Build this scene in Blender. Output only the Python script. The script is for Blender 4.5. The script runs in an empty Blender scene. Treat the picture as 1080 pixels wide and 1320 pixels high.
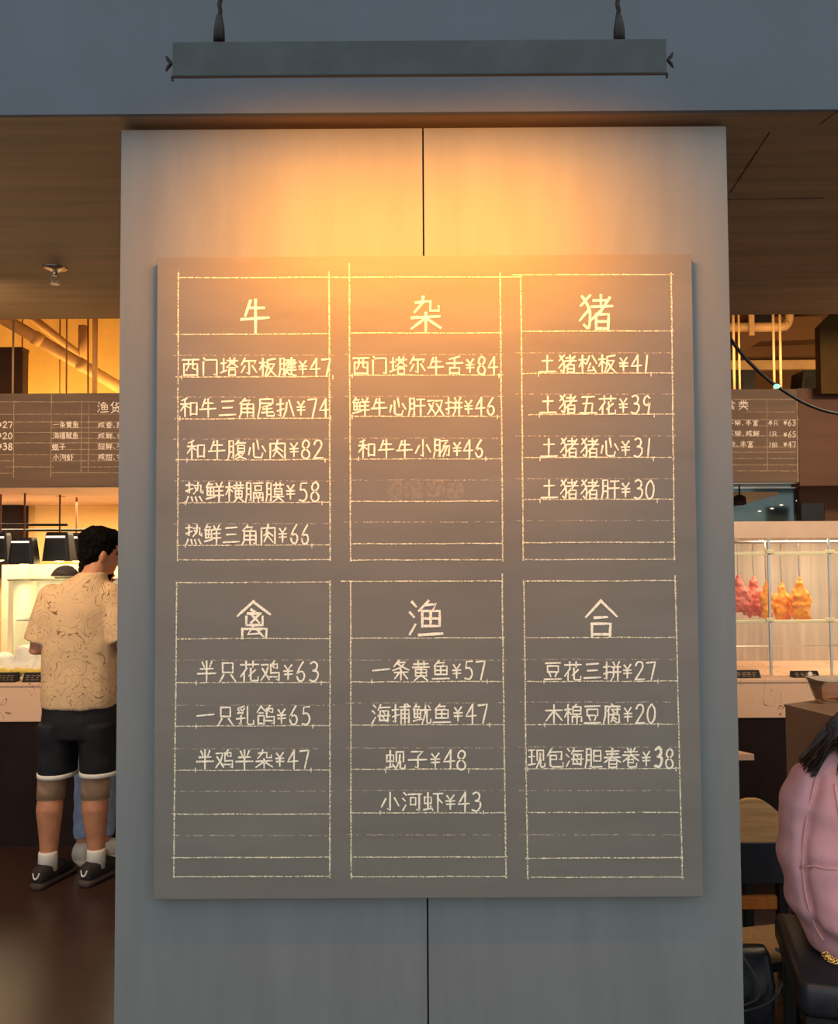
import bpy, bmesh, math, random
from mathutils import Vector, Matrix, Euler, noise

random.seed(7)
SC = bpy.context.scene
COL = SC.collection
PI = math.pi

# ------------------------------------------------------------------ camera, world, exposure
YAW, PITCH, ROLL = -0.00178, 0.03942, -0.00573
F_PX, CAM = 1100.0, Vector((0, 0, 1.6))
_cy, _sy, _cp, _sp = math.cos(YAW), math.sin(YAW), math.cos(PITCH), math.sin(PITCH)
FW = Vector((_sy*_cp, _cy*_cp, _sp))
_R = Vector((_cy, -_sy, 0)); _U = _R.cross(FW)
RT = math.cos(ROLL)*_R + math.sin(ROLL)*_U
UP = -math.sin(ROLL)*_R + math.cos(ROLL)*_U
cam_d = bpy.data.cameras.new('camera'); cam = bpy.data.objects.new('camera', cam_d); COL.objects.link(cam)
cam.matrix_world = Matrix(((RT.x, UP.x, -FW.x, CAM.x), (RT.y, UP.y, -FW.y, CAM.y), (RT.z, UP.z, -FW.z, CAM.z), (0, 0, 0, 1)))
cam_d.sensor_fit = 'VERTICAL'; cam_d.sensor_height = 36.0; cam_d.lens = F_PX/1320*36.0
cam_d.clip_start = 0.02
SC.camera = cam
SC.view_settings.view_transform = 'Standard'; SC.view_settings.look = 'None'
SC.view_settings.gamma = 1.0; SC.view_settings.use_curve_mapping = False
SC.view_settings.exposure = 0.0
world = bpy.data.worlds.new('world'); SC.world = world; world.use_nodes = True
WBG = world.node_tree.nodes['Background']
WBG.inputs[0].default_value = (0.95, 0.985, 1.0, 1); WBG.inputs[1].default_value = 1.03

def area(name, loc, target, sx, sy, power, color, spread=PI):
    d = bpy.data.lights.new(name, 'AREA'); d.shape = 'RECTANGLE'; d.size = sx; d.size_y = sy
    d.energy = power; d.color = color; d.spread = spread
    o = bpy.data.objects.new(name, d); COL.objects.link(o); o.location = loc
    o.rotation_euler = (Vector(target)-Vector(loc)).to_track_quat('-Z', 'Y').to_euler()
    return o
def point(name, loc, power, color, r=0.05):
    d = bpy.data.lights.new(name, 'POINT'); d.energy = power; d.color = color; d.shadow_soft_size = r
    o = bpy.data.objects.new(name, d); COL.objects.link(o); o.location = loc
    return o
P_FILL = (-3.35, 5.7, 1.50)
WARM = (1.0, 0.62, 0.27); ORANGE = (1.0, 0.50, 0.14); SOFTWHITE = (1.0, 0.80, 0.58)
area('void_uplight', (-2.6, 6.36, 2.02), (-2.6, 6.62, 3.2), 3.2, 0.10, 62, (1.0, 0.60, 0.17))
area('void_fill', (-2.3, 4.9, 2.62), (-2.4, 6.4, 3.2), 2.0, 0.12, 8, ORANGE)
area('void_uplight_dim', (2.6, 5.05, 2.62), (2.6, 6.6, 3.0), 2.4, 0.12, 22, (1.0, 0.62, 0.28))
area('kitchen_light', (-2.3, 5.75, 1.90), (-2.3, 5.75, 0), 1.6, 0.5, 58, (1.0, 0.78, 0.50))
area('kitchen_light_case', (2.4, 5.65, 1.90), (2.4, 5.6, 0), 1.4, 0.4, 9, (1.0, 0.86, 0.66))
area('aisle_fill', (-2.0, 3.15, 2.60), (-2.1, 4.6, 0.9), 0.5, 0.25, 38, (1.0, 0.72, 0.44))  # added fill out of frame, brightens the left counter front
area('aisle_fill_right', (2.3, 3.2, 2.60), (2.2, 4.6, 0.8), 0.5, 0.25, 38, (1.0, 0.74, 0.48))  # added fill out of frame, brightens the right counter front
point('hood_fill', P_FILL, 11, (1.0, 0.78, 0.52), 0.05)  # added fill left of frame, lifts the underside of the hood

# ------------------------------------------------------------------ pixel helpers (photograph frame 1080x1320)
def ray(px, py):
    return FW + RT*((px-540)/F_PX) - UP*((py-660)/F_PX)
def P(px, py, Y):
    r = ray(px, py); return CAM + r*(Y/r.y)
def PZ(px, py, z):
    r = ray(px, py); return CAM + r*((z-CAM.z)/r.z)

# ------------------------------------------------------------------ materials
def S(r, g, b):
    f = lambda c: (c/12.92 if c <= 0.04045 else ((c+0.055)/1.055)**2.4)
    return (f(r/255), f(g/255), f(b/255), 1)
def node(nt, t, **kw):
    n = nt.nodes.new(t)
    for k, v in kw.items():
        if k in n.inputs.keys(): n.inputs[k].default_value = v
        else: setattr(n, k, v)
    return n
def mat(name, col, rough=0.6, metal=0.0, var=0.06, scale=(6, 6, 6), bump=0.0, bscale=60, col2=None, spec=0.5, emit=None, trans=0.0, ior=1.45):
    m = bpy.data.materials.new(name); m.use_nodes = True; nt = m.node_tree; b = nt.nodes['Principled BSDF']
    tc = node(nt, 'ShaderNodeTexCoord'); mp = node(nt, 'ShaderNodeMapping'); mp.inputs['Scale'].default_value = scale
    nt.links.new(tc.outputs['Object'], mp.inputs[0])
    nz = node(nt, 'ShaderNodeTexNoise', Scale=1.0, Detail=4.0, Roughness=0.6); nt.links.new(mp.outputs[0], nz.inputs['Vector'])
    rp = node(nt, 'ShaderNodeValToRGB'); nt.links.new(nz.outputs[0], rp.inputs[0])
    c2 = col2 or tuple(max(0, min(1, c*(1+var*3))) for c in col[:3])+(1,)
    c1 = col if col2 else tuple(max(0, c*(1-var*3)) for c in col[:3])+(1,)
    rp.color_ramp.elements[0].position = 0.3; rp.color_ramp.elements[0].color = c1
    rp.color_ramp.elements[1].position = 0.7; rp.color_ramp.elements[1].color = c2
    nt.links.new(rp.outputs[0], b.inputs['Base Color'])
    b.inputs['Roughness'].default_value = rough; b.inputs['Metallic'].default_value = metal
    b.inputs['Specular IOR Level'].default_value = spec; b.inputs['IOR'].default_value = ior
    b.inputs['Transmission Weight'].default_value = trans
    if bump:
        n2 = node(nt, 'ShaderNodeTexNoise', Scale=bscale, Detail=3.0); nt.links.new(tc.outputs['Object'], n2.inputs['Vector'])
        bp = node(nt, 'ShaderNodeBump', Strength=bump, Distance=0.01); nt.links.new(n2.outputs[0], bp.inputs['Height'])
        nt.links.new(bp.outputs[0], b.inputs['Normal'])
    if emit:
        b.inputs['Emission Color'].default_value = emit[0]; b.inputs['Emission Strength'].default_value = emit[1]
    return m
def lines_mat(name, base, line, nscale, width, rough=0.7, mask=0.0, distort=0.0, bump=0.0):
    """thin squiggly lines: level sets of a noise field (marble veins, doodle prints)"""
    m = bpy.data.materials.new(name); m.use_nodes = True; nt = m.node_tree; b = nt.nodes['Principled BSDF']
    tc = node(nt, 'ShaderNodeTexCoord')
    nz = node(nt, 'ShaderNodeTexNoise', Scale=nscale, Detail=1.5, Distortion=distort); nt.links.new(tc.outputs['Object'], nz.inputs['Vector'])
    mu = node(nt, 'ShaderNodeMath', operation='MULTIPLY'); mu.inputs[1].default_value = 7.0; nt.links.new(nz.outputs[0], mu.inputs[0])
    fr = node(nt, 'ShaderNodeMath', operation='PINGPONG'); fr.inputs[1].default_value = 0.5; nt.links.new(mu.outputs[0], fr.inputs[0])
    rp = node(nt, 'ShaderNodeValToRGB'); nt.links.new(fr.outputs[0], rp.inputs[0])
    rp.color_ramp.elements[0].position = width*0.6; rp.color_ramp.elements[0].color = (1, 1, 1, 1)
    rp.color_ramp.elements[1].position = width; rp.color_ramp.elements[1].color = (0, 0, 0, 1)
    fac = rp.outputs[0]
    if mask:
        n2 = node(nt, 'ShaderNodeTexNoise', Scale=nscale*0.8, Detail=2.0); nt.links.new(tc.outputs['Object'], n2.inputs['Vector'])
        r2 = node(nt, 'ShaderNodeValToRGB'); nt.links.new(n2.outputs[0], r2.inputs[0])
        r2.color_ramp.elements[0].position = mask; r2.color_ramp.elements[1].position = mask+0.06
        mm = node(nt, 'ShaderNodeMath', operation='MULTIPLY'); nt.links.new(rp.outputs[0], mm.inputs[0]); nt.links.new(r2.outputs[0], mm.inputs[1]); fac = mm.outputs[0]
    mx = node(nt, 'ShaderNodeMixRGB'); mx.inputs[1].default_value = base; mx.inputs[2].default_value = line
    nt.links.new(fac, mx.inputs[0]); nt.links.new(mx.outputs[0], b.inputs['Base Color'])
    b.inputs['Roughness'].default_value = rough
    if bump:
        n3 = node(nt, 'ShaderNodeTexNoise', Scale=9.0, Detail=2.0); nt.links.new(tc.outputs['Object'], n3.inputs['Vector'])
        bp = node(nt, 'ShaderNodeBump', Strength=bump, Distance=0.03); nt.links.new(n3.outputs[0], bp.inputs['Height']); nt.links.new(bp.outputs[0], b.inputs['Normal'])
    return m
def chalk_mat(name, col, scale, lo, hi):
    m = bpy.data.materials.new(name); m.use_nodes = True; nt = m.node_tree
    b = nt.nodes['Principled BSDF']; out = nt.nodes['Material Output']
    b.inputs['Base Color'].default_value = col; b.inputs['Roughness'].default_value = 0.95; b.inputs['Specular IOR Level'].default_value = 0.1
    tc = node(nt, 'ShaderNodeTexCoord'); nz = node(nt, 'ShaderNodeTexNoise', Scale=scale, Detail=2.0)
    nt.links.new(tc.outputs['Object'], nz.inputs['Vector'])
    rp = node(nt, 'ShaderNodeValToRGB'); rp.color_ramp.elements[0].position = lo; rp.color_ramp.elements[1].position = hi
    nt.links.new(nz.outputs[0], rp.inputs[0])
    tr = node(nt, 'ShaderNodeBsdfTransparent'); mx = node(nt, 'ShaderNodeMixShader')
    nt.links.new(rp.outputs[0], mx.inputs[0]); nt.links.new(tr.outputs[0], mx.inputs[1]); nt.links.new(b.outputs[0], mx.inputs[2])
    nt.links.new(mx.outputs[0], out.inputs['Surface'])
    return m
def glass_mat(name, tint=(0.9, 0.97, 0.95, 1), gloss=0.12, rough=0.03, blend=0.25):
    m = bpy.data.materials.new(name); m.use_nodes = True; nt = m.node_tree; out = nt.nodes['Material Output']
    nt.nodes.remove(nt.nodes['Principled BSDF'])
    tr = node(nt, 'ShaderNodeBsdfTransparent'); tr.inputs[0].default_value = tint
    gl = node(nt, 'ShaderNodeBsdfGlossy', Roughness=rough)
    lw = node(nt, 'ShaderNodeLayerWeight', Blend=blend); ad = node(nt, 'ShaderNodeMath', operation='ADD'); ad.inputs[1].default_value = gloss
    nt.links.new(lw.outputs['Fresnel'], ad.inputs[0])
    mx = node(nt, 'ShaderNodeMixShader'); nt.links.new(ad.outputs[0], mx.inputs[0]); nt.links.new(tr.outputs[0], mx.inputs[1]); nt.links.new(gl.outputs[0], mx.inputs[2])
    nt.links.new(mx.outputs[0], out.inputs['Surface'])
    return m

M = {}
M['pillar'] = mat('painted_cladding', S(114, 120, 120), 0.62, var=0.025, scale=(14, 14, 2.2), bump=0.05, bscale=90)
M['seam'] = mat('dark_gap', S(26, 24, 22), 0.9)
M['beam'] = mat('painted_beam', S(80, 89, 99), 0.7, var=0.03, scale=(3, 3, 3))
M['board'] = mat('chalkboard_paint', S(111, 110, 103), 0.6, var=0.035, scale=(2.2, 2.2, 9), bump=0.04, bscale=120)
M['board_edge'] = M['board']
M['soffit'] = mat('brown_wood_soffit', S(120, 98, 74), 0.55, var=0.09, scale=(1.1, 16, 1), bump=0.08, bscale=40)
M['floor'] = mat('dark_floor', S(62, 42, 34), 0.32, var=0.08, scale=(3, 3, 3))
M['lamp'] = mat('blackened_steel', S(56, 65, 68), 0.55, 0.2, var=0.08, scale=(9, 9, 9))
M['black'] = mat('black_metal', S(24, 22, 22), 0.5, 0.3, var=0.1)
M['blackmatte'] = mat('black_matte', S(28, 25, 25), 0.85, var=0.1)
M['steel'] = mat('bright_steel', S(200, 196, 186), 0.28, 1.0, var=0.05)
M['tube'] = mat('warm_led_strip', S(255, 210, 150), 0.5, emit=((1, 0.50, 0.16, 1), 4.0))
M['yellowwall'] = mat('yellow_wall', S(236, 196, 120), 0.8, var=0.04, scale=(3, 3, 3))
M['brownwall'] = mat('brown_wall', S(120, 84, 52), 0.8, var=0.05, scale=(3, 3, 3))
M['pipe'] = mat('tan_painted_pipe', S(196, 156, 106), 0.5, var=0.06, scale=(5, 5, 5))
M['rod'] = mat('brown_rod', S(110, 72, 44), 0.6, var=0.06)
M['darkbrown'] = mat('dark_brown_box', S(52, 32, 22), 0.7, var=0.08)
M['bgboard'] = mat('brown_chalkboard', S(104, 78, 58), 0.7, var=0.07, scale=(1.5, 1.5, 14), bump=0.04)
M['fascia'] = mat('brown_fascia', S(92, 57, 34), 0.7, var=0.06, scale=(1.5, 1.5, 12))
M['hood'] = mat('pale_hood', S(226, 190, 160), 0.5, var=0.04, scale=(3, 3, 3))
M['marble'] = lines_mat('veined_pink_marble', S(242, 196, 158), S(150, 106, 80), 6.0, 0.035, 0.4, mask=0.46, distort=1.2)
M['counterdark'] = mat('dark_counter_base', S(38, 27, 24), 0.8, var=0.06, spec=0.2)
M['white'] = mat('white_enamel', S(238, 228, 206), 0.4, var=0.03)
M['cream'] = mat('cream_frame', S(240, 226, 180), 0.4, var=0.03)
M['tile'] = mat('pale_tile', S(184, 166, 146), 0.25, var=0.07, scale=(22, 1, 1))
M['teal'] = mat('dark_teal_panel', S(92, 108, 106), 0.15, 0.6, var=0.06)
M['glass'] = glass_mat('clear_glass', (0.97, 0.98, 0.97, 1), gloss=0.015, blend=0.12)
M['glassblue'] = glass_mat('bluish_glass', (0.93, 0.97, 0.98, 1), gloss=0.05, blend=0.15)
M['plastic'] = glass_mat('cloudy_plastic', (0.80, 0.72, 0.66, 1), gloss=0.04, rough=0.35, blend=0.12)
M['chalk'] = chalk_mat('white_chalk', S(248, 245, 222), 480, 0.28, 0.42)
M['chalkline'] = chalk_mat('chalk_rule', S(240, 234, 200), 320, 0.36, 0.56)
M['chalkfaint'] = chalk_mat('faint_chalk_rule', S(214, 204, 180), 500, 0.46, 0.60)
M['smudge'] = chalk_mat('erased_chalk_smudge', S(176, 168, 154), 90, 0.35, 1.0)
M['bgchalk'] = mat('dusty_chalk', S(236, 212, 190), 0.95, var=0.05)
M['bgrule'] = mat('dusty_chalk_rule', S(168, 140, 112), 0.95, var=0.15, scale=(30, 30, 30))
M['skin'] = mat('warm_skin', S(196, 132, 96), 0.55, var=0.04, scale=(20, 20, 20))
M['hair'] = mat('black_hair', S(13, 9, 8), 0.85, spec=0.08, var=0.25, scale=(60, 60, 20), bump=0.3, bscale=90)
M['longhair'] = mat('dark_brown_hair', S(34, 24, 20), 0.45, var=0.5, scale=(90, 90, 6), bump=0.3, bscale=120)
M['tee'] = lines_mat('cream_doodle_cotton', S(226, 186, 140), S(136, 96, 64), 8.0, 0.05, 0.85, mask=0.36, distort=2.0, bump=0.3)
M['shorts'] = mat('black_jersey', S(24, 22, 26), 0.75, var=0.12, bump=0.2, bscale=25)
M['whitecloth'] = mat('white_cotton', S(232, 222, 206), 0.85, var=0.04)
M['beige'] = mat('beige_knit', S(168, 132, 100), 0.9, var=0.07, bump=0.3, bscale=150)
M['shoe'] = mat('dark_shoe_mesh', S(44, 36, 34), 0.7, var=0.15, scale=(50, 50, 50), bump=0.2)
M['sole'] = mat('brown_rubber', S(78, 62, 54), 0.7, var=0.1)
M['jeans'] = mat('light_blue_denim', S(150, 168, 196), 0.85, var=0.08, scale=(20, 20, 20))
M['pink'] = mat('dusty_pink_fabric', S(214, 162, 170), 0.8, var=0.03, scale=(8, 8, 8), bump=0.5, bscale=9)
M['pinkseam'] = mat('pale_pink_piping', S(216, 164, 164), 0.8)
M['darkcloth'] = mat('dark_trouser_cloth', S(40, 38, 44), 0.85, var=0.1)
M['strap'] = mat('highlit_grey_strap', S(84, 84, 84), 0.5, var=0.1)  # lighter grey stands in for the highlight on the leather strap
M['carton'] = mat('pale_blue_carton', S(190, 208, 222), 0.6, col2=S(120, 160, 200), scale=(20, 20, 20))
M['leather'] = mat('black_leather', S(36, 38, 44), 0.38, var=0.08, scale=(30, 30, 30), bump=0.08, bscale=180)
M['wood'] = mat('light_oak', S(216, 166, 110), 0.5, col2=S(184, 134, 84), scale=(4, 4, 50))
M['amber'] = mat('amber_wood', S(196, 118, 40), 0.5, col2=S(168, 96, 30), scale=(40, 4, 4))
M['weave'] = mat('tan_woven_seat', S(176, 138, 94), 0.9, col2=S(140, 108, 72), scale=(60, 160, 60), bump=0.4, bscale=160)
M['boxbrown'] = mat('brown_board_box', S(122, 94, 76), 0.7, var=0.04, scale=(3, 3, 3))
M['peach'] = mat('pale_table_laminate', S(214, 168, 132), 0.4, var=0.03)
M['roast'] = mat('roast_orange_skin', S(255, 182, 36), 0.4, col2=S(232, 118, 12), scale=(26, 26, 26), bump=0.5, bscale=45)
M['raw'] = mat('pink_marinated_skin', S(244, 140, 112), 0.45, col2=S(196, 78, 54), scale=(30, 30, 30), bump=0.6, bscale=50)
M['ice'] = mat('white_ice', S(246, 240, 220), 0.5, var=0.03, bump=0.6, bscale=70)
M['butter'] = mat('yellow_food', S(246, 206, 96), 0.6, var=0.08, scale=(30, 30, 30), bump=0.5)
M['panel'] = mat('light_panel', S(255, 236, 200), 0.5, emit=((1.0, 0.80, 0.52, 1), 1.5))
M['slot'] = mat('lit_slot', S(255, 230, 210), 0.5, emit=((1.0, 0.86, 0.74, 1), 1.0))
M['green'] = mat('green_indicator', S(90, 220, 150), 0.4, emit=((0.25, 1.0, 0.55, 1), 1.6))
M['gold'] = mat('pale_gold', S(226, 190, 110), 0.25, 1.0)
M['eye'] = mat('dark_eye', S(30, 22, 20), 0.2)
M['olive'] = mat('olive_brown_panel', S(78, 56, 28), 0.95, var=0.05, spec=0.1)

# ------------------------------------------------------------------ object helpers
WL = {}
def reg(o, w): WL[o.name] = Vector(w)
def thing(name, label, cat, loc, group=None, kind=None):
    o = bpy.data.objects.new(name, None); COL.objects.link(o); o.location = loc; o.empty_display_size = 0.1
    o['label'] = label; o['category'] = cat
    if group: o['group'] = group
    if kind: o['kind'] = kind
    reg(o, loc); return o
def obj(name, bm, material, parent=None, smooth=False, label=None):
    w = WL[parent.name] if parent else Vector((0, 0, 0))
    if not parent:                       # origin at the mesh's base
        n = len(bm.verts); c = sum((v.co for v in bm.verts), Vector())/n; zmin = min(v.co.z for v in bm.verts); w = Vector((c.x, c.y, zmin))
    bmesh.ops.translate(bm, verts=bm.verts[:], vec=-w)
    me = bpy.data.meshes.new(name); bm.to_mesh(me); bm.free(); me.materials.append(material)
    if smooth:
        for p in me.polygons: p.use_smooth = True
    o = bpy.data.objects.new(name, me); COL.objects.link(o)
    if parent: o.parent = parent
    else: o.location = w
    reg(o, w)
    if label: o['label'] = label
    return o
def tag(o, label, cat, group=None):
    o['label'] = label; o['category'] = cat
    if group: o['group'] = group
    return o
def struct(name, bm, material, parent=None):
    o = obj(name, bm, material, parent)
    if not parent: o['kind'] = 'structure'
    return o
def box(bm, lo, hi, bevel=0.0, mtx=None):
    lo, hi = Vector(lo), Vector(hi); r = bmesh.ops.create_cube(bm, size=1.0); vs = r['verts']
    for v in vs:
        v.co = Vector(((lo.x+hi.x)/2+v.co.x*(hi.x-lo.x), (lo.y+hi.y)/2+v.co.y*(hi.y-lo.y), (lo.z+hi.z)/2+v.co.z*(hi.z-lo.z)))
    if bevel:
        es = list({e for v in vs for e in v.link_edges})
        rb = bmesh.ops.bevel(bm, geom=es, offset=bevel, segments=2, affect='EDGES', profile=0.5)
        vs = list({v for f in rb['faces'] for v in f.verts} | {v for v in vs if v.is_valid})
    if mtx is not None:
        for v in vs: v.co = mtx @ v.co
    return vs
def bx(lo, hi, bevel=0.0, mtx=None):
    bm = bmesh.new(); box(bm, lo, hi, bevel, mtx); return bm
def loft(bm, rings, cap=True):
    """rings: list of lists of points, equal counts"""
    R = [[bm.verts.new(p) for p in r] for r in rings]; n = len(R[0])
    for a, b in zip(R, R[1:]):
        for i in range(n): bm.faces.new((a[i], a[(i+1) % n], b[(i+1) % n], b[i]))
    if cap: bm.faces.new(R[0][::-1]); bm.faces.new(R[-1])
    return [v for r in R for v in r]
def ell(c, ax, ay, n=20, p=2.0):
    c, ax, ay = Vector(c), Vector(ax), Vector(ay); out = []
    for i in range(n):
        t = 2*PI*i/n; cs, sn = math.cos(t), math.sin(t); e = 2/p
        out.append(c + ax*math.copysign(abs(cs)**e, cs) + ay*math.copysign(abs(sn)**e, sn))
    return out
def limb(bm, pts, radii, n=14, round_ends=True, flat=1.0, flat_dir=None):
    pts = [Vector(p) for p in pts]; ts = []
    for i in range(len(pts)):
        a = pts[max(0, i-1)]; b = pts[min(len(pts)-1, i+1)]; ts.append((b-a).normalized())
    u = ts[0].orthogonal().normalized() if flat_dir is None else Vector(flat_dir)
    if round_ends:
        P2, R2, T2 = [], [], []
        for s in (0.97, 0.75, 0.4): P2.append(pts[0]-ts[0]*radii[0]*s); R2.append(radii[0]*math.sqrt(1-s*s)); T2.append(ts[0])
        P2 += pts; R2 += list(radii); T2 += ts
        for s in (0.4, 0.75, 0.97): P2.append(pts[-1]+ts[-1]*radii[-1]*s); R2.append(radii[-1]*math.sqrt(1-s*s)); T2.append(ts[-1])
    else: P2, R2, T2 = pts, list(radii), ts
    rings = []
    for p, r, t in zip(P2, R2, T2):
        u = (u - t*u.dot(t)).normalized(); w = t.cross(u)
        rings.append(ell(p, u*r, w*r*flat, n))
    return loft(bm, rings)
def tube(bm, pts, r, n=10): return limb(bm, pts, [r]*len(pts), n, False)
def blob(bm, c, r, rot=None, seg=20):
    q = bmesh.ops.create_uvsphere(bm, u_segments=seg, v_segments=seg*2//3, radius=1.0)
    m = (rot.to_matrix() if isinstance(rot, Euler) else rot) if rot is not None else Matrix.Identity(3)
    for v in q['verts']: v.co = m @ Vector((v.co.x*r[0], v.co.y*r[1], v.co.z*r[2])) + Vector(c)
    return q['verts']
def prism(bm, poly, axis_vec):
    a = [bm.verts.new(p) for p in poly]; b = [bm.verts.new(Vector(p)+Vector(axis_vec)) for p in poly]; n = len(a)
    bm.faces.new(a[::-1]); bm.faces.new(b)
    for i in range(n): bm.faces.new((a[i], a[(i+1) % n], b[(i+1) % n], b[i]))
    bmesh.ops.recalc_face_normals(bm, faces=bm.faces[:])
def lathe(bm, prof, c, n=28):
    loft(bm, [[Vector((c[0]+r*math.cos(2*PI*i/n), c[1]+r*math.sin(2*PI*i/n), c[2]+z)) for i in range(n)] for r, z in prof])
    bmesh.ops.recalc_face_normals(bm, faces=bm.faces[:])
def fuse(bm, voxel=0.008, smooth=4, disp=None):
    """union of overlapping closed shapes as one continuous skin"""
    bmesh.ops.recalc_face_normals(bm, faces=bm.faces[:])
    me = bpy.data.meshes.new('tmp'); bm.to_mesh(me); bm.free(); o = bpy.data.objects.new('tmp', me); COL.objects.link(o)
    md = o.modifiers.new('r', 'REMESH'); md.mode = 'VOXEL'; md.voxel_size = voxel
    ms = o.modifiers.new('s', 'SMOOTH'); ms.factor = 0.5; ms.iterations = smooth
    bpy.context.view_layer.update(); dg = bpy.context.evaluated_depsgraph_get()
    m2 = bpy.data.meshes.new_from_object(o.evaluated_get(dg)); r = bmesh.new(); r.from_mesh(m2)
    bpy.data.objects.remove(o); bpy.data.meshes.remove(me); bpy.data.meshes.remove(m2)
    if disp:
        amp, sc = disp; r.normal_update()
        for v in r.verts: v.co += v.normal*amp*noise.noise(v.co*sc)
    return r
def spline(pts, k=6):
    pts = [Vector(p) for p in pts]; out = []
    for i in range(len(pts)-1):
        p0, p1, p2, p3 = pts[max(i-1, 0)], pts[i], pts[i+1], pts[min(i+2, len(pts)-1)]
        for j in range(k):
            t = j/k; out.append(0.5*((2*p1)+(p2-p0)*t+(2*p0-5*p1+4*p2-p3)*t*t+(3*p1-p0-3*p2+p3)*t*t*t))
    out.append(pts[-1]); return out

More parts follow.
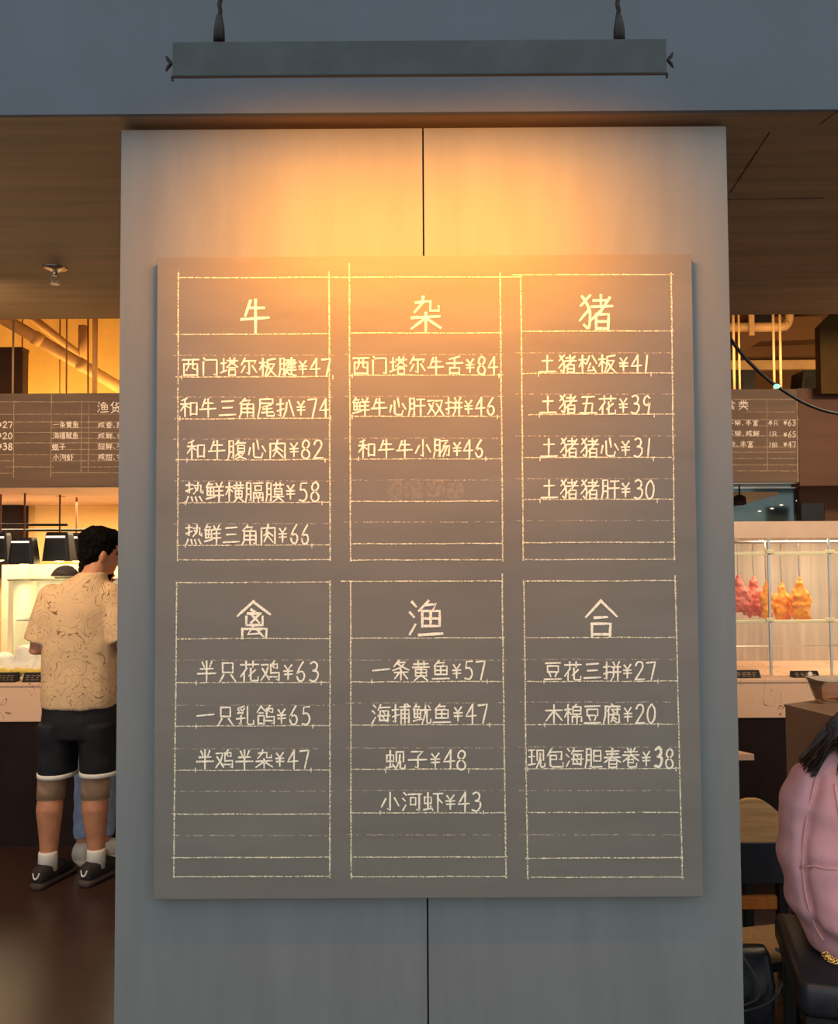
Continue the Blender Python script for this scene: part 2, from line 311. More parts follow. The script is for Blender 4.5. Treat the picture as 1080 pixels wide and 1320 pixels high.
# ------------------------------------------------------------------ chalk lettering: strokes on a 0-99 grid, y down; '~' = curved
G = {
'牛': "3508 1850/2828 8028/0560 9555/5205 5298",
'杂': "4203 4020 1546/1820 6516 6442 9242 9030/0562 9358/5048 5099/4665 0592/5465 9790",
'猪': "3204 0532/~0806 2430 3255 2892 1484/2744 0272/4218 8417/6403 6434/3635 9833/9010 6545 3670/5056 5099/5056 8755 8599/5075 8575/5094 8594",
'西': "0412 9610/1234 1296/1234 8834 8895/1292 8892/3812 3845 2668/6212 6258 7862",
'门': "1404 2616/1224 1298/3414 8813 8896 7490",
'塔': "0432 3230/1808 1876/0282 3470/3818 9818/5404 5428/8004 8028/6826 3654/6832 9852/5056 8456/4866 4898/4866 8666 8498/4894 8594",
'尔': "2804 0840/2220 9018 8232/5220 5290 4082/2846 0880/7044 9478",
'板': "0228 3826/2004 2098/2030 0264/2236 3850/9006 4614/4814 4660 3496/4836 8634 7062 4498/5448 7478 9698",
'腱': "0806 0870 0298/0806 3006 3096 2290/0834 3034/0862 3062/3814 5212 4044 5444 3498/3866 5890 9896/5416 9014 9040/4828 9828/5440 9040/5454 9452/4868 9866/7202 7286",
'和': "3604 0816/0234 4832/2612 2698/2636 0268/2838 4852/5828 5890/5828 9427 9288/5884 9484",
'三': "1818 8414/2450 7848/0488 9684",
'角': "4003 1030/3414 7012 5430/2032 1880 0898/2032 8832 8896 7690/2054 8854/2074 8874/5432 5496",
'尾': "1408 8806 8628/1428 8828/1408 1450 0298/8034 2848/3058 8254/2476 8872/5444 5492 9692 9680",
'扒': "0232 4028/2204 2292 1086/0466 4054/5822 5460 3898/7010 8450 9890",
'腹': "0806 0870 0298/0806 3006 3096 2290/0834 3034/0862 3062/5804 4224/5016 9616/5428 5460/5428 9028 9060/5444 9044/5460 9060/6462 4284/5870 8868 7086 4098/5674 7490 9898",
'心': "1242 0478/3020 3284 4092 7492 8070/5006 5850/7834 9662",
'肉': "1020 1098/1020 9018 9096 8090/5002 3848 2456/4838 7858/5044 2686/5060 7888",
'热': "0418 4015/2204 2256 1252/0446 4034/7004 6836 4660/4820 8618 8450 9858 9646/5430 6644/1674 0698/3476 4096/5676 6496/7874 9296",
'鲜': "2003 0426/1614 4012 3026/1028 1068/1028 4428 4466/1048 4448/2728 2766/1066 4466/0484 5074/5808 6622/9004 8022/5026 9824/5446 9444/4868 9966/7424 7499",
'横': "0228 3826/2004 2098/2030 0264/2236 3850/4620 9818/6004 6034/8204 8234/4234 9932/5446 5478/5446 9046 9078/5462 9062/5478 9078/7234 7278/6482 4898/7882 9898",
'膈': "0806 0870 0298/0806 3006 3096 2290/0834 3034/0862 3062/4408 9806/5420 5442/5420 8820 8842/5442 8842/4654 4698/4654 9654 9696 8892/6060 6676/8260 7676/5678 8678/7278 7298",
'膜': "0806 0870 0298/0806 3006 3096 2290/0834 3034/0862 3062/4416 9814/5804 5826/8004 8026/5034 5062/5034 9034 9062/5048 9048/5062 9062/4274 9972/7062 6482 4298/7276 9898",
'舌': "7804 2018/0440 9638/5014 5064/2264 2298/2264 7864 7698/2292 7892",
'肝': "1006 1066 0298/1006 3606 3696 2892/1034 3634/1060 3660/5212 9610/4446 9944/7412 7498",
'双': "0620 4218 3054 0492/1236 4888/5220 9018 7856 4896/5636 9896",
'拼': "0230 3626/1904 1992 0886/0464 3854/5604 6420/9003 8022/4630 9828/4056 9954/6030 5874 4498/8230 8298",
'小': "5004 5092 3884/2834 0674/7230 9468",
'肠': "1006 1066 0298/1006 3806 3896 3092/1034 3834/1062 3862/4612 8810 5640 9638 9092 8086/6842 4474/8240 5894",
'土': "2034 7832/4806 4892/0492 9690",
'松': "0228 3826/2004 2098/2030 0264/2236 3850/5808 4250/7406 9846/6446 4886 8882/7866 9696",
'五': "1612 8410/4612 3292/2246 7444 7092/0494 9692",
'花': "0420 9618/3204 3232/6804 6832/3636 0476/2256 2298/8044 4672/5636 5690 6296 9494 9478",
'禽': "5002 0240/5206 9836/4224 5430/3234 7034/4236 6658/6636 4258/2842 2864 7664 7642/1674 1699/1674 8874 8698 7692/5066 3288 6686/6076 7490",
'半': "2808 3830/7606 6630/1840 8238/0462 9660/5002 5099",
'只': "2410 2456/2410 7610 7656/2454 7654/3064 1098/6664 9096",
'鸡': "0420 4018 3054 0292/0836 4490/7002 6014/5218 5260/5218 8616 8436 7634/6224 6832/5258 9456 9294 8288/4476 8276",
'一': "0452 9644",
'乳': "4404 1014/1020 1628/2618 3026/4416 3628/0838 4036 2652/2652 2694 1688/0266 4862/6206 6286 7094 9692 9674",
'鸽': "2404 0234/2408 4830/1438 3638/0852 0896/0852 4052 4094/0890 4090/7202 6214/5418 5460/5418 8816 8636 7834/6424 7032/5458 9656 9494 8488/4876 8476",
'渔': "1006 2218/0434 1646/0492 2066/5803 3030/5014 8012 7028/4030 4072/4030 9030 9070/4050 9050/6430 6470/4070 9070/3094 9890",
'条': "4002 1232/3414 7612 4440 0452/3420 5634 9450/1462 8860/5046 5098/3668 1692/6468 8692",
'黄': "1018 9016/3404 3432/6604 6632/0434 9632/2044 2076/2044 8044 8076/2060 8060/2076 8076/5034 5076/3880 1498/6280 8698",
'鱼': "4003 1428/3414 7012 6028/1830 1872/1830 8430 8470/1850 8450/5030 5070/1870 8470/0492 9690",
'海': "1006 2218/0434 1646/0492 2066/4804 3430/4418 9816/4634 4282/4634 9034 8688 7884/3458 9956/4280 9080/6238 7046/6062 6872",
'捕': "0232 3628/1904 1992 0886/0464 3854/4416 9914/8202 9210/5030 5098/5030 9230 9296 8690/5050 9250/5070 9270/7003 7098",
'鱿': "2003 0426/1614 4012 3026/1028 1068/1028 4428 4466/1048 4448/2728 2766/1066 4466/0484 5074/5030 9928/7006 6850 5298/7834 7888 8494 9992 9976/8608 9418",
'蚬': "0628 0660/0628 4028 4060/0658 4058/2306 2388/0290 4482/3672 4892/5412 5460/5412 9012 9060/7226 7056 5098/7458 7490 8094 9892 9878",
'子': "2010 7608 5234/5234 5290 4084/0450 9648",
'河': "1006 2218/0434 1646/0492 2066/3214 9912/4430 4466/4430 7030 7066/4464 7064/8814 8894 7688",
'虾': "0628 0660/0628 4028 4060/0658 4058/2306 2388/0290 4482/3672 4892/5212 9910/7412 7498/7838 9656",
'合': "5002 0446/5206 9744/3048 6846/2264 2299/2264 7864 7698/2292 7892",
'豆': "0812 9210/2026 2056/2026 8026 8056/2056 8056/3062 3880/7062 6280/0494 9692",
'木': "0432 9630/5004 5098/4636 0682/5436 9680",
'棉': "0228 3826/2004 2098/2030 0264/2236 3850/6602 5812/4814 4850/4814 9214 9250/4832 9232/4850 9250/4462 4490/4462 9662 9688 9084/7050 7098",
'腐': "4802 5610/1014 9614/1414 1260 0298/3422 2438/3030 3050/4830 9428/8022 8048 7246/5638 6244/3054 3098/3054 9054 9096 8492/5850 4874/5866 7476/5870 4490/6082 7894",
'现': "0412 4010/0644 3842/0284 4278/2212 2282/5412 5460/5412 9012 9060/7226 7056 5098/7458 7490 8094 9892 9878",
'包': "3004 0640/2622 8820 8660 7656/2238 5838 5858/2258 5858/2238 2286 3294 9694 9674",
'胆': "1006 1066 0298/1006 3606 3696 2892/1034 3634/1060 3660/5214 5264/5214 9214 9264/5240 9240/5264 9264/4494 9992",
'春': "1216 8814/1830 8228/0446 9644/5002 4646 0470/5648 9668/3060 3098/3060 7660 7498/3078 7478/3094 7494",
'卷': "3004 3816/7402 6416/1422 8620/0438 9636/5006 4840 0668/5640 9464/3058 6658 6474 3474/3458 3490 4296 8294 8478",
'货': "3403 0834/2424 2450/8010 4832/5804 5838 6444 9242 9230/2854 2880/2854 7654 7680/5060 4482 1299/5882 8898",
'类': "2608 3620/7404 6420/0426 9624/5002 5048/4628 0848/5428 9246/5048 4270 0698/0464 9662/5466 9697",
'份': "2804 0446/1832 1898/5814 3850/7410 9646/4454 8652 8292 7488/6254 5278 3898",
'丰': "1420 8418/2042 8040/0466 9664/5002 5099",
'富': "5002 5010/0824 0814 9414 8826/2628 7428/3238 3252/3238 6838 6852/3252 6852/2262 2298/2262 7862 7898/2280 7880/2296 7896/5062 5096",
'不': "0810 9208/5610 0660/5030 5098/6238 9264",
'柴': "2004 2040/2020 4018/0642 4634/0818 0840/6004 6038 9436 9426/8814 6224/0456 9654/5042 5099/4660 1088/5660 9086",
'咸': "1420 9618/1420 1260 0298/2434 5232/2448 2470/2448 5048 5070/2470 5070/6004 6848 9494 9678/8840 5690/7604 8814",
'香': "7603 2412/0428 9626/5010 5054/4632 0656/5632 9654/2660 2698/2660 7660 7498/2678 7478/2694 7494",
'甜': "3604 0816/0232 4630/2414 2452/0856 0894/0856 4256 4292/0888 4288/5020 9918/6004 6096/8804 8896/6056 8856/6090 8890",
'、': "2070 5090",
'¥': "2012 4840/7808 4840/1446 8444/1866 8464/4838 4896",
'0': "~5004 1830 1470 4096 7478 8234 5604", '1': "6204 4096",
'2': "~1424 3006 6806 7830 5060 1094/1094 9292", '3': "~2012 4804 7416 6838 4046/~4046 7852 8076 5096 1290",
'4': "6604 0662 9858/6604 6498", '5': "8206 3008 2440/~2440 6240 8266 6092 1490",
'6': "~6804 3040 1470 3494 6690 7868 6050 2456 1668", '7': "0810 8806 5097",
'8': "~5048 2236 2814 5404 7816 7434 5048 2060 1684 4498 7690 8068 5048", '9': "~7620 5004 2418 2040 4652 7036 7818 7050 5898",
}
WID = {'¥': 0.62, '1': 0.42, '、': 0.5}
def width(c): return WID.get(c, 0.60 if c.isdigit() else 1.0)
def glyph_lines(c):
    for s in G[c].split('/'):
        curved = s[0] == '~'; pts = [Vector((int(t[:2])/99, int(t[2:])/99, 0)) for t in s.lstrip('~').split()]
        yield spline(pts, 5) if curved else pts
def ribbon(bm, pts, w, normal, taper=True, wob=0.12, lift=0.0):
    """flat chalk mark of width w along pts (world) on a plane"""
    q = []
    for a, b in zip(pts, pts[1:]):
        n = max(1, int((b-a).length/(w*2.2)))
        for j in range(n): q.append(a+(b-a)*(j/n))
    q.append(pts[-1]); L = []
    for i, p in enumerate(q):
        t = (q[min(i+1, len(q)-1)]-q[max(i-1, 0)])
        if t.length < 1e-7: continue
        t.normalize(); s = normal.cross(t).normalized()*w*0.5*(1+random.uniform(-wob, wob))
        if taper and i == len(q)-1: s *= 0.75
        ext = t*w*0.35*(-1 if i == 0 else 1 if i == len(q)-1 else 0)
        p = p + ext + normal*lift
        L.append((bm.verts.new(p+s), bm.verts.new(p-s)))
    for a, b in zip(L, L[1:]): bm.faces.new((a[0], b[0], b[1], a[1]))
STEP = [0]
def write(bm, text, x0, x1, y0, y1, mapf, normal, w, jit=0.02, lift=0.0):
    tot = sum(width(c) for c in text); u = (x1-x0)/tot; x = x0
    for c in text:
        cw = width(c)*u; dx, dy = random.uniform(-jit, jit)*u, random.uniform(-jit, jit)*(y1-y0)
        a, b, t, d = x+cw*0.05, x+cw*0.95, y0, y1
        if c == '¥': t += (y1-y0)*0.12; d -= (y1-y0)*0.10
        if c == '土': a, b = x+cw*0.05, x+cw*0.92
        for pts in glyph_lines(c):
            STEP[0] = (STEP[0]+1) % 23
            ribbon(bm, [mapf(a+p.x*(b-a)+dx, t+p.y*(d-t)+dy) for p in pts], w, normal, lift=lift+STEP[0]*1.2e-5)
        x += cw

# ------------------------------------------------------------------ the setting
YP, YB = 2.05, 2.02                                            # cladding face, chalkboard face
ZS = P(545, 159, YP).z                                         # soffit height
YBEAM = PZ(545, 144.5, ZS).y
YSB = PZ(100, 411, ZS).y                                       # rear edge of the soffit
YC, YM, YK = 4.62, 4.66, 6.70                                  # counter front, hanging menu boards, rear wall
struct('floor', bx((-4.6, -3.0, -0.1), (4.6, YK+0.2, 0.0)), M['floor'])
struct('ceiling', bx((-4.6, YBEAM, ZS), (4.6, YSB, ZS+0.12)), M['soffit'])
struct('ceiling_kitchen', bx((-4.6, YSB-0.3, 3.75), (4.6, YK+0.2, 3.85)), M['brownwall'])
struct('wall_front', bx((-4.6, YBEAM-0.001, ZS-0.0005), (4.6, YBEAM+0.012, 4.2)), M['beam'])
struct('wall_back_left', bx((-4.6, YK, 0), (0.0, YK+0.15, 3.75)), M['yellowwall'])
struct('wall_back_right', bx((0.0, YK, 0), (4.6, YK+0.15, 3.75)), M['brownwall'])
struct('wall_left', bx((-4.75, YBEAM, 0), (-4.6, YK+0.2, 4.2)), M['brownwall'])
struct('wall_right', bx((4.6, YBEAM, 0), (4.75, YK+0.2, 4.2)), M['brownwall'])
# soffit seams on the right
bm = bmesh.new()
for a, b in (((992, 170), (941, 248)), ((938, 257), (1062, 255)), ((1056, 160), (1079, 143))):
    ribbon(bm, [PZ(*a, ZS), PZ(*b, ZS)], 0.004, Vector((0, 0, -1)), lift=0.0008, taper=False, wob=0.4)
struct('trim_1', bm, M['seam'])

# pillar: core and two cladding panels with an open joint
px0, px1 = P(155, 700, YP).x, P(941.5, 700, YP).x
pl, pr = -0.7274, 0.7527
ztop = P(545, 165, YP).z
pil = thing('wall_pillar', 'grey painted pillar that carries the chalk menu', 'pillar', (0.0127, YP+0.3, 0), kind='structure')
jx0, jx1 = P(545, 250, YP).x, P(552, 1240, YP).x
jx = (jx0+jx1)/2
obj('core', bx((pl+0.02, YP+0.03, 0), (pr-0.02, YP+0.6, ZS)), M['seam'], pil)
obj('cladding_panel', bx((pl, YP, 0), (jx-0.0018, YP+0.025, ztop), 0.0012), M['pillar'], pil)
obj('cladding_panel', bx((jx+0.0018, YP, 0), (pr, YP+0.025, ztop), 0.0012), M['pillar'], pil)
for s, x in ((1, pl), (-1, pr)):
    obj('side_panel', bx((min(x, x+s*0.02), YP+0.027, 0), (max(x, x+s*0.02), YP+0.6, ztop), 0.001), M['pillar'], pil)

# ------------------------------------------------------------------ the chalk menu on the pillar
bl, br, bzb, bzt = -0.6278, 0.6530, 1.6-0.8203, 1.6+0.6947
mb = thing('menu_board', 'large grey chalkboard with six columns of handwritten dishes and prices on the pillar', 'menu board', (0.0126, YB, bzb))
obj('board_panel', bx((bl, YB, bzb), (br, YP-0.0005, bzt), 0.0015), M['board'], mb)
NB = Vector((0, -1, 0))
def onb(x, y): return P(x, y, YB)
# vertical rules (top px, bottom px), solid rules, faint rules, title, dishes
SECTIONS = [
 ("beef", [((230, 350), (229, 723)), ((424, 350), (425.5, 723))], [(358, 229, 672), (431, 225, 424), (486, 226, 425), (540, 226, 425), (593, 227, 425), (648, 228, 425), (703, 228, 425), (722, 229, 426)],
  [458, 512, 566, 620, 675], ('牛', 307, 350, 384, 430),
  [('西门塔尔板腱¥47', 233, 428, 460, 486), ('和牛三角尾扒¥74', 231, 425, 512, 539), ('和牛腹心肉¥82', 240, 418, 566, 593), ('热鲜横膈膜¥58', 238, 414, 620, 648), ('热鲜三角肉¥66', 238, 401, 675, 703)]),
 ("offal", [((450, 340), (452, 723)), ((644.5, 352), (648, 723))], [(429.5, 452, 647), (484, 450, 648), (537, 451, 646), (592, 452, 647), (646.5, 452, 642), (701, 452, 646), (722, 452, 648)],
  [457, 511, 565, 619, 673], ('杂', 526, 571, 381, 427),
  [('西门塔尔牛舌¥84', 453, 642, 458, 484), ('鲜牛心肝双拼¥46', 453, 640, 511, 537), ('和牛牛小肠¥46', 461, 625, 565, 591)]),
 ("pork", [((671, 354), (674.5, 722)), ((865, 352), (869, 722))], [(354.5, 660, 868), (427, 673, 868), (481.5, 673, 868), (534.5, 681, 869), (590, 676, 869), (644, 676, 868), (699.5, 675, 870), (721.5, 674, 870)],
  [455, 508, 562, 617, 671], ('猪', 744, 792, 379, 426),
  [('土猪松板¥41', 693, 838, 456, 482), ('土猪五花¥39', 694, 842, 508, 535), ('土猪猪心¥31', 695, 841, 563, 591), ('土猪猪肝¥30', 695, 846, 617, 645)]),
 ("poultry", [((228, 750), (224, 1131)), ((425.5, 749), (425, 1131))], [(751, 228, 426), (823.5, 227, 425), (880, 227, 425), (936, 226, 425), (993, 225, 425), (1049.5, 222, 425), (1105.5, 222, 427), (1130, 223, 425)],
  [851, 909, 965, 1020, 1077], ('禽', 303, 351, 774, 823),
  [('半只花鸡¥63', 252, 413, 851, 880), ('一只乳鸽¥65', 252, 402, 908, 936), ('半鸡半杂¥47', 251, 400, 965, 992)]),
 ("seafood", [((452, 750), (452.5, 1132)), ((647, 740), (652, 1132))], [(749.5, 440, 648), (822.5, 453, 650), (879, 453, 649), (934.5, 453, 650), (991.5, 453, 650), (1048, 453, 651), (1105, 453, 654), (1130, 452, 653)],
  [851, 906, 964, 1019, 1076], ('渔', 524, 573, 773, 821),
  [('一条黄鱼¥57', 478, 627, 850, 878), ('海捕鱿鱼¥47', 478, 630, 906, 934), ('蚬子¥48', 496, 603, 965, 993), ('小河虾¥43', 489, 622, 1019, 1047)]),
 ("combination", [((675, 748), (680, 1133)), ((870, 742), (879.5, 1133))], [(749, 674, 872), (822, 677, 872), (878.5, 676, 873), (934, 676, 876), (991, 676, 877), (1047.5, 678, 877), (1106, 677, 880), (1131, 678, 881)],
  [850, 905, 963, 1019, 1076], ('合', 751, 798, 773, 821),
  [('豆花三拼¥27', 700, 847, 851, 878), ('木棉豆腐¥20', 701, 847, 906, 934), ('现包海胆春卷¥38', 679, 870, 963, 991)]),
]
PXM = YB/F_PX
WORDS = {"beef": "beef", "offal": "offal", "pork": "pork", "poultry": "poultry", "seafood": "seafood", "combination": "combination"}
for nm, vert, hor, faint, title, rows in SECTIONS:
    bm = bmesh.new()
    for a, b in vert:
        n = 12; pts = [onb(a[0]+(b[0]-a[0])*k/n+random.uniform(-.25, .25), a[1]+(b[1]-a[1])*k/n) for k in range(n+1)]
        ribbon(bm, pts, 1.75*PXM, NB, lift=0.0006, taper=False, wob=0.25)
    for y, x0, x1 in hor:
        n = 8; pts = [onb(x0+(x1-x0)*k/n, y-(x1-x0)*0.003*(k/n)+random.uniform(-.35, .35)) for k in range(n+1)]
        ribbon(bm, pts, 1.4*PXM, NB, lift=0.0007, taper=False, wob=0.3)
    sec = obj('menu_section', bm, M['chalkline'], mb, label='chalk ruled %s section' % WORDS[nm])
    xl, xr = vert[0][0][0]-6, vert[1][0][0]+6
    for y in faint:
        bm = bmesh.new(); x = xl
        while x < xr:
            l = random.uniform(2, 12); gap = random.choice((1, 2, 3, 5, 9)); x2 = min(x+l, xr)
            ribbon(bm, [onb(x, y+random.uniform(-.3, .3)), onb(x2, y+random.uniform(-.3, .3))], 1.15*PXM, NB, lift=0.0005, wob=0.3); x = x2+gap
        obj('guide_line', bm, M['chalkfaint'], sec)
    bm = bmesh.new(); write(bm, title[0], *title[1:], onb, NB, 3.5*PXM, 0.0, 0.0009)
    obj('section_title', bm, M['chalk'], sec)
    for t, a, b, y0, y1 in rows:
        bm = bmesh.new(); write(bm, t, a, b, y0+1, y1-1, onb, NB, 2.25*PXM, 0.02, 0.0009)
        if t.endswith('38'): write(bm, '3', b-27, b-15, y0-1, y1-2, onb, NB, 3.2*PXM, 0, 0.0010)
        for x in (a+1, b+1): ribbon(bm, [onb(x, y1-2), onb(x, y1+3)], 1.1*PXM, NB, lift=0.0005)   # end ticks
        obj('menu_item', bm, M['chalk'], sec)
bm = bmesh.new()
def patch(x0, x1, y0, y1):
    n = 14; v = [bm.verts.new(onb((x0+x1)/2+(x1-x0)/2*math.copysign(abs(math.cos(2*PI*i/n))**.4, math.cos(2*PI*i/n)), (y0+y1)/2+(y1-y0)/2*math.copysign(abs(math.sin(2*PI*i/n))**.4, math.sin(2*PI*i/n)))+NB*0.0003) for i in range(n)]
    bm.faces.new(v)
patch(500, 519, 619, 645); patch(521, 546, 621, 643); patch(549, 574, 619, 641); patch(576, 598, 622, 643)
bmesh.ops.recalc_face_normals(bm, faces=bm.faces[:])
obj('erased_writing', bm, M['smudge'], mb, label='smudge of rubbed out chalk')

# ------------------------------------------------------------------ lamp bar hung before the beam
YL = 1.56
lc = P(540.5, 74.5, YL)
lw = (P(859, 74.5, YL).x-P(222, 74.5, YL).x)/2
hh = (P(540, 52, YL).z-P(540, 97, YL).z)/2
lamp = thing('hanging_lamp', 'long dark steel lamp bar hung on two cables above the menu board', 'lamp', lc)
LM = Matrix.Translation(lc)
dd, tk = 0.050, 0.0025
bm = bmesh.new()
box(bm, (-lw, 0, -hh), (lw, tk, hh), 0.0008, LM)                           # front plate
box(bm, (-lw, tk, hh-tk), (lw, dd, hh), 0, LM)                             # upper plate
for s in (-1, 1): prism(bm, [LM @ Vector((s*lw-(tk if s > 0 else 0), y, z)) for y, z in ((tk, -hh+.004), (tk, hh-tk), (dd, hh-tk), (dd, -hh+.034))], (tk, 0, 0))
hs = obj('housing', bm, M['lamp'], lamp)
obj('lip', bx((-lw-.001, -0.002, -hh-0.0015), (lw+.001, 0.003, -hh+0.0015), 0, LM), M['black'], hs)
for s in (-1, 1): obj('corner_tab', bx((s*lw-.0022, -.001, -hh-.007), (s*lw+.0022, .003, -hh), 0, LM), M['black'], hs)
obj('led_strip', bx((-0.42, 0.012, hh-0.020), (0.42, 0.026, hh-0.010), 0, LM), M['tube'], lamp)
for s, px in ((-1, 282.5), (1, 798)):
    top = P(px+1 if s < 0 else px-2, 0, YL+.02); bot = P(px, 51, YL+.02); t2 = top+(top-bot)*3.0
    bm = bmesh.new(); pts = [bot+(t2-bot)*k/60+Vector((0.0012*math.sin(k*1.3), 0.0012*math.cos(k*1.3), 0)) for k in range(61)]
    tube(bm, pts, 0.0042, 8)
    cb = obj('cable', bm, M['blackmatte'], lamp, True)
    bm = bmesh.new(); limb(bm, [bot-Vector((0, 0, 0.004)), bot+Vector((0, 0, 0.022)), bot+Vector((0, 0, 0.045))], [0.011, 0.010, 0.006], 12, False)
    obj('cable_gland', bm, M['black'], cb, True)
    e = LM @ Vector((s*lw, 0.02, 0.004))
    bm = bmesh.new(); tube(bm, [e, e+Vector((s*0.012, 0, 0))], 0.003, 8)
    for dz in (-1, 1): limb(bm, [e+Vector((s*0.008, 0, 0)), e+Vector((s*0.014, 0, dz*0.007)), e+Vector((s*0.017, 0, dz*0.013))], [0.003, 0.0035, 0.0022], 8)
    obj('wing_nut', bm, M['black'], lamp, True)
for sx_ in (-1, 1):
    a = area('lamp_glow', LM @ Vector((sx_*0.235, 0.020, hh-0.0215)), LM @ Vector((sx_*0.235, 0.020+0.83, hh-0.0215-0.56)), 0.34, 0.010, 11.8, (1.0, 0.315, 0.012), 2.15)
    a.parent = lamp; a.matrix_parent_inverse = Matrix.Translation(-lc)

# ------------------------------------------------------------------ sprinkler under the soffit
sp = PZ(71, 345, ZS); sp.z = ZS
spk = thing('sprinkler_head', 'chrome fire sprinkler on the brown soffit', 'sprinkler', sp)
bm = bmesh.new(); lathe(bm, [(0.006, -0.014), (0.02, -0.012), (0.042, -0.003), (0.044, 0.0), (0.004, 0.0)], sp); obj('escutcheon', bm, M['steel'], spk, True)
bm = bmesh.new()
tube(bm, [sp+Vector((0, 0, -0.01)), sp+Vector((0, 0, -0.03))], 0.009, 12)
for s in (-1, 1): tube(bm, spline([sp+Vector((s*0.008, 0, -0.026)), sp+Vector((s*0.014, 0, -0.038)), sp+Vector((s*0.010, 0, -0.050)), sp+Vector((0, 0, -0.058))], 4), 0.0025, 8)
obj('frame', bm, M['steel'], spk, True)
bm = bmesh.new(); lathe(bm, [(0.003, -0.058), (0.016, -0.060), (0.016, -0.062), (0.003, -0.062)], sp); obj('deflector', bm, M['steel'], spk)

# ------------------------------------------------------------------ open bay above the rear menu boards: pipes, rods, ducts
def pipe(name, pts, r, m, label, cat, group=None, collars=()):
    t = thing(name, label, cat, Vector(pts[0]), group)
    bm = bmesh.new(); tube(bm, pts, r, 14); obj('pipe_run', bm, M[m], t, True)
    for f in collars:
        a, b = Vector(pts[0]), Vector(pts[-1]); c = a+(b-a)*f; d = (b-a).normalized()*r*0.7
        bm = bmesh.new(); tube(bm, [c-d, c+d], r*1.14, 14); obj('coupling', bm, M[m], t, True)
    return t
def ext(p, q, k): return p+(q-p)*k
def run(a, b, Y0, Y1, k0=0.0, k1=1.0):
    p, q = P(*a, Y0), P(*b, Y1); return [ext(p, q, k0), ext(p, q, k1)]
pipe('ceiling_pipe', run((20, 420), (150, 497), 5.9, 6.3, -0.35, 1.25), 0.043, 'pipe', 'fat tan pipe sloping down to the right above the left menu board', 'pipe', collars=(0.35, 0.62))
pipe('ceiling_pipe', run((40, 408), (105, 460), 6.2, 6.35, -0.5, 1.0), 0.030, 'pipe', 'thinner tan sloping pipe above the fat sloping one', 'pipe')
pipe('ceiling_pipe', [P(107, 462, 6.35), P(107, 420, 6.35)], 0.034, 'pipe', 'short upright tan pipe stub at the end of the thin sloping pipe', 'pipe')
pipe('ceiling_pipe', [P(122, 520, 5.7), P(123, 380, 5.7)], 0.017, 'pipe', 'upright tan pipe just left of the grey pillar', 'pipe')
pipe('ceiling_pipe', [P(113.5, 520, 5.9), P(113.5, 380, 5.9)], 0.006, 'rod', 'thin brown upright rod beside the upright tan pipe', 'pipe')
for x, Y, lab in ((85.5, 5.4, 'thin brown rod in the middle of the bright bay'), (77, 6.3, 'short pale rod under the sloping pipes'), (28.5, 6.3, 'hanger rod at the right edge of the dark box'), (16.5, YM+0.02, 'pale rod in front of the dark box at the left edge')):
    tag(obj('hanger_rod', (lambda b: (tube(b, [P(x, 509, Y), Vector((P(x, 400, Y).x, Y, 3.751))], 0.0055, 8), b)[1])(bmesh.new()), M['rod' if x > 20 else 'pipe'], None, True), lab, 'rod')
a, b = P(-60, 449, 6.0), P(29, 508, 6.0)
db = thing('ceiling_box', 'dark brown box hanging in the bright bay at far left', 'box', ((a.x+b.x)/2, 6.2, b.z-0.1))
obj('body', bx((a.x, 6.0, b.z-0.1), (b.x, 6.09, a.z), 0.006), M['darkbrown'], db)
obj('flange', bx((a.x, 5.985, a.z-0.02), (b.x+0.004, 6.09, a.z+0.004), 0.003), M['darkbrown'], db)
# right bay
el = [P(930, 422, 5.9), P(1006, 421.5, 5.9), P(1013, 419, 5.9), P(1016, 412, 5.9), P(1016.5, 380, 5.9)]
rp_ = pipe('ceiling_pipe', [Vector(p) for p in el[:2]]+spline(el[1:4], 4)[1:]+[el[4]], 0.033, 'pipe', 'fat tan pipe with an upward elbow above the right menu board', 'pipe')
for k, x in enumerate((968, 1012)):
    c = P(x, 422 if k == 0 else 419, 5.9); bm = bmesh.new(); tube(bm, [c-Vector((0.012, 0, 0)), c+Vector((0.012, 0, 0))], 0.039, 14); obj('coupling', bm, M['pipe'], rp_, True)
for x, w, lab in ((944.5, 0.008, 'upright pipe close to the pillar in the right bay'), (951.5, 0.0065, 'thin upright pipe second from the pillar in the right bay'), (996, 0.0075, 'upright pipe left of the green light in the right bay'), (1004.5, 0.0075, 'upright pipe above the green light in the right bay')):
    pipe('ceiling_pipe', [P(x+2, 504, 5.3), P(x-1, 330, 5.3)], w, 'pipe', lab, 'pipe')
tag(obj('ceiling_bracket', bx(P(966, 432, 5.84), P(971, 405, 5.855)), M['pipe']), 'tan bracket gripping the horizontal pipe near the pillar', 'bracket')
a, b = P(954, 464, 6.35), P(1066, 476, 6.35)
tag(obj('ceiling_rail', bx((a.x-0.6, 6.35, b.z), (b.x+0.4, 6.42, a.z), 0.006), M['pipe']), 'long tan rail across the right bay behind the green light', 'rail')
for x0, x1, y0, lab in ((925, 975, 477, 'black speaker box beside the pillar under the tan rail'), (1032, 1060, 477, 'black speaker box at right end of the right bay')):
    a, b = P(x0, y0, 6.1), P(x1, 512, 6.1); t = thing('ceiling_speaker', lab, 'speaker', ((a.x+b.x)/2, 6.2, b.z))
    bm = bmesh.new(); prism(bm, [P(x0+4, y0, 6.1), P(x1, y0, 6.1), P(x1-4, 512, 6.1), P(x0, 512, 6.1)], (0, 0.2, 0)); obj('cabinet', bm, M['black'], t)
    bm = bmesh.new(); m_ = (P(x0, y0, 6.1)+P(x1, 512, 6.1))/2; tube(bm, [m_+Vector((0, -0.004, 0)), m_+Vector((0, 0.01, 0))], 0.05, 20); obj('cone', bm, M['blackmatte'], t)
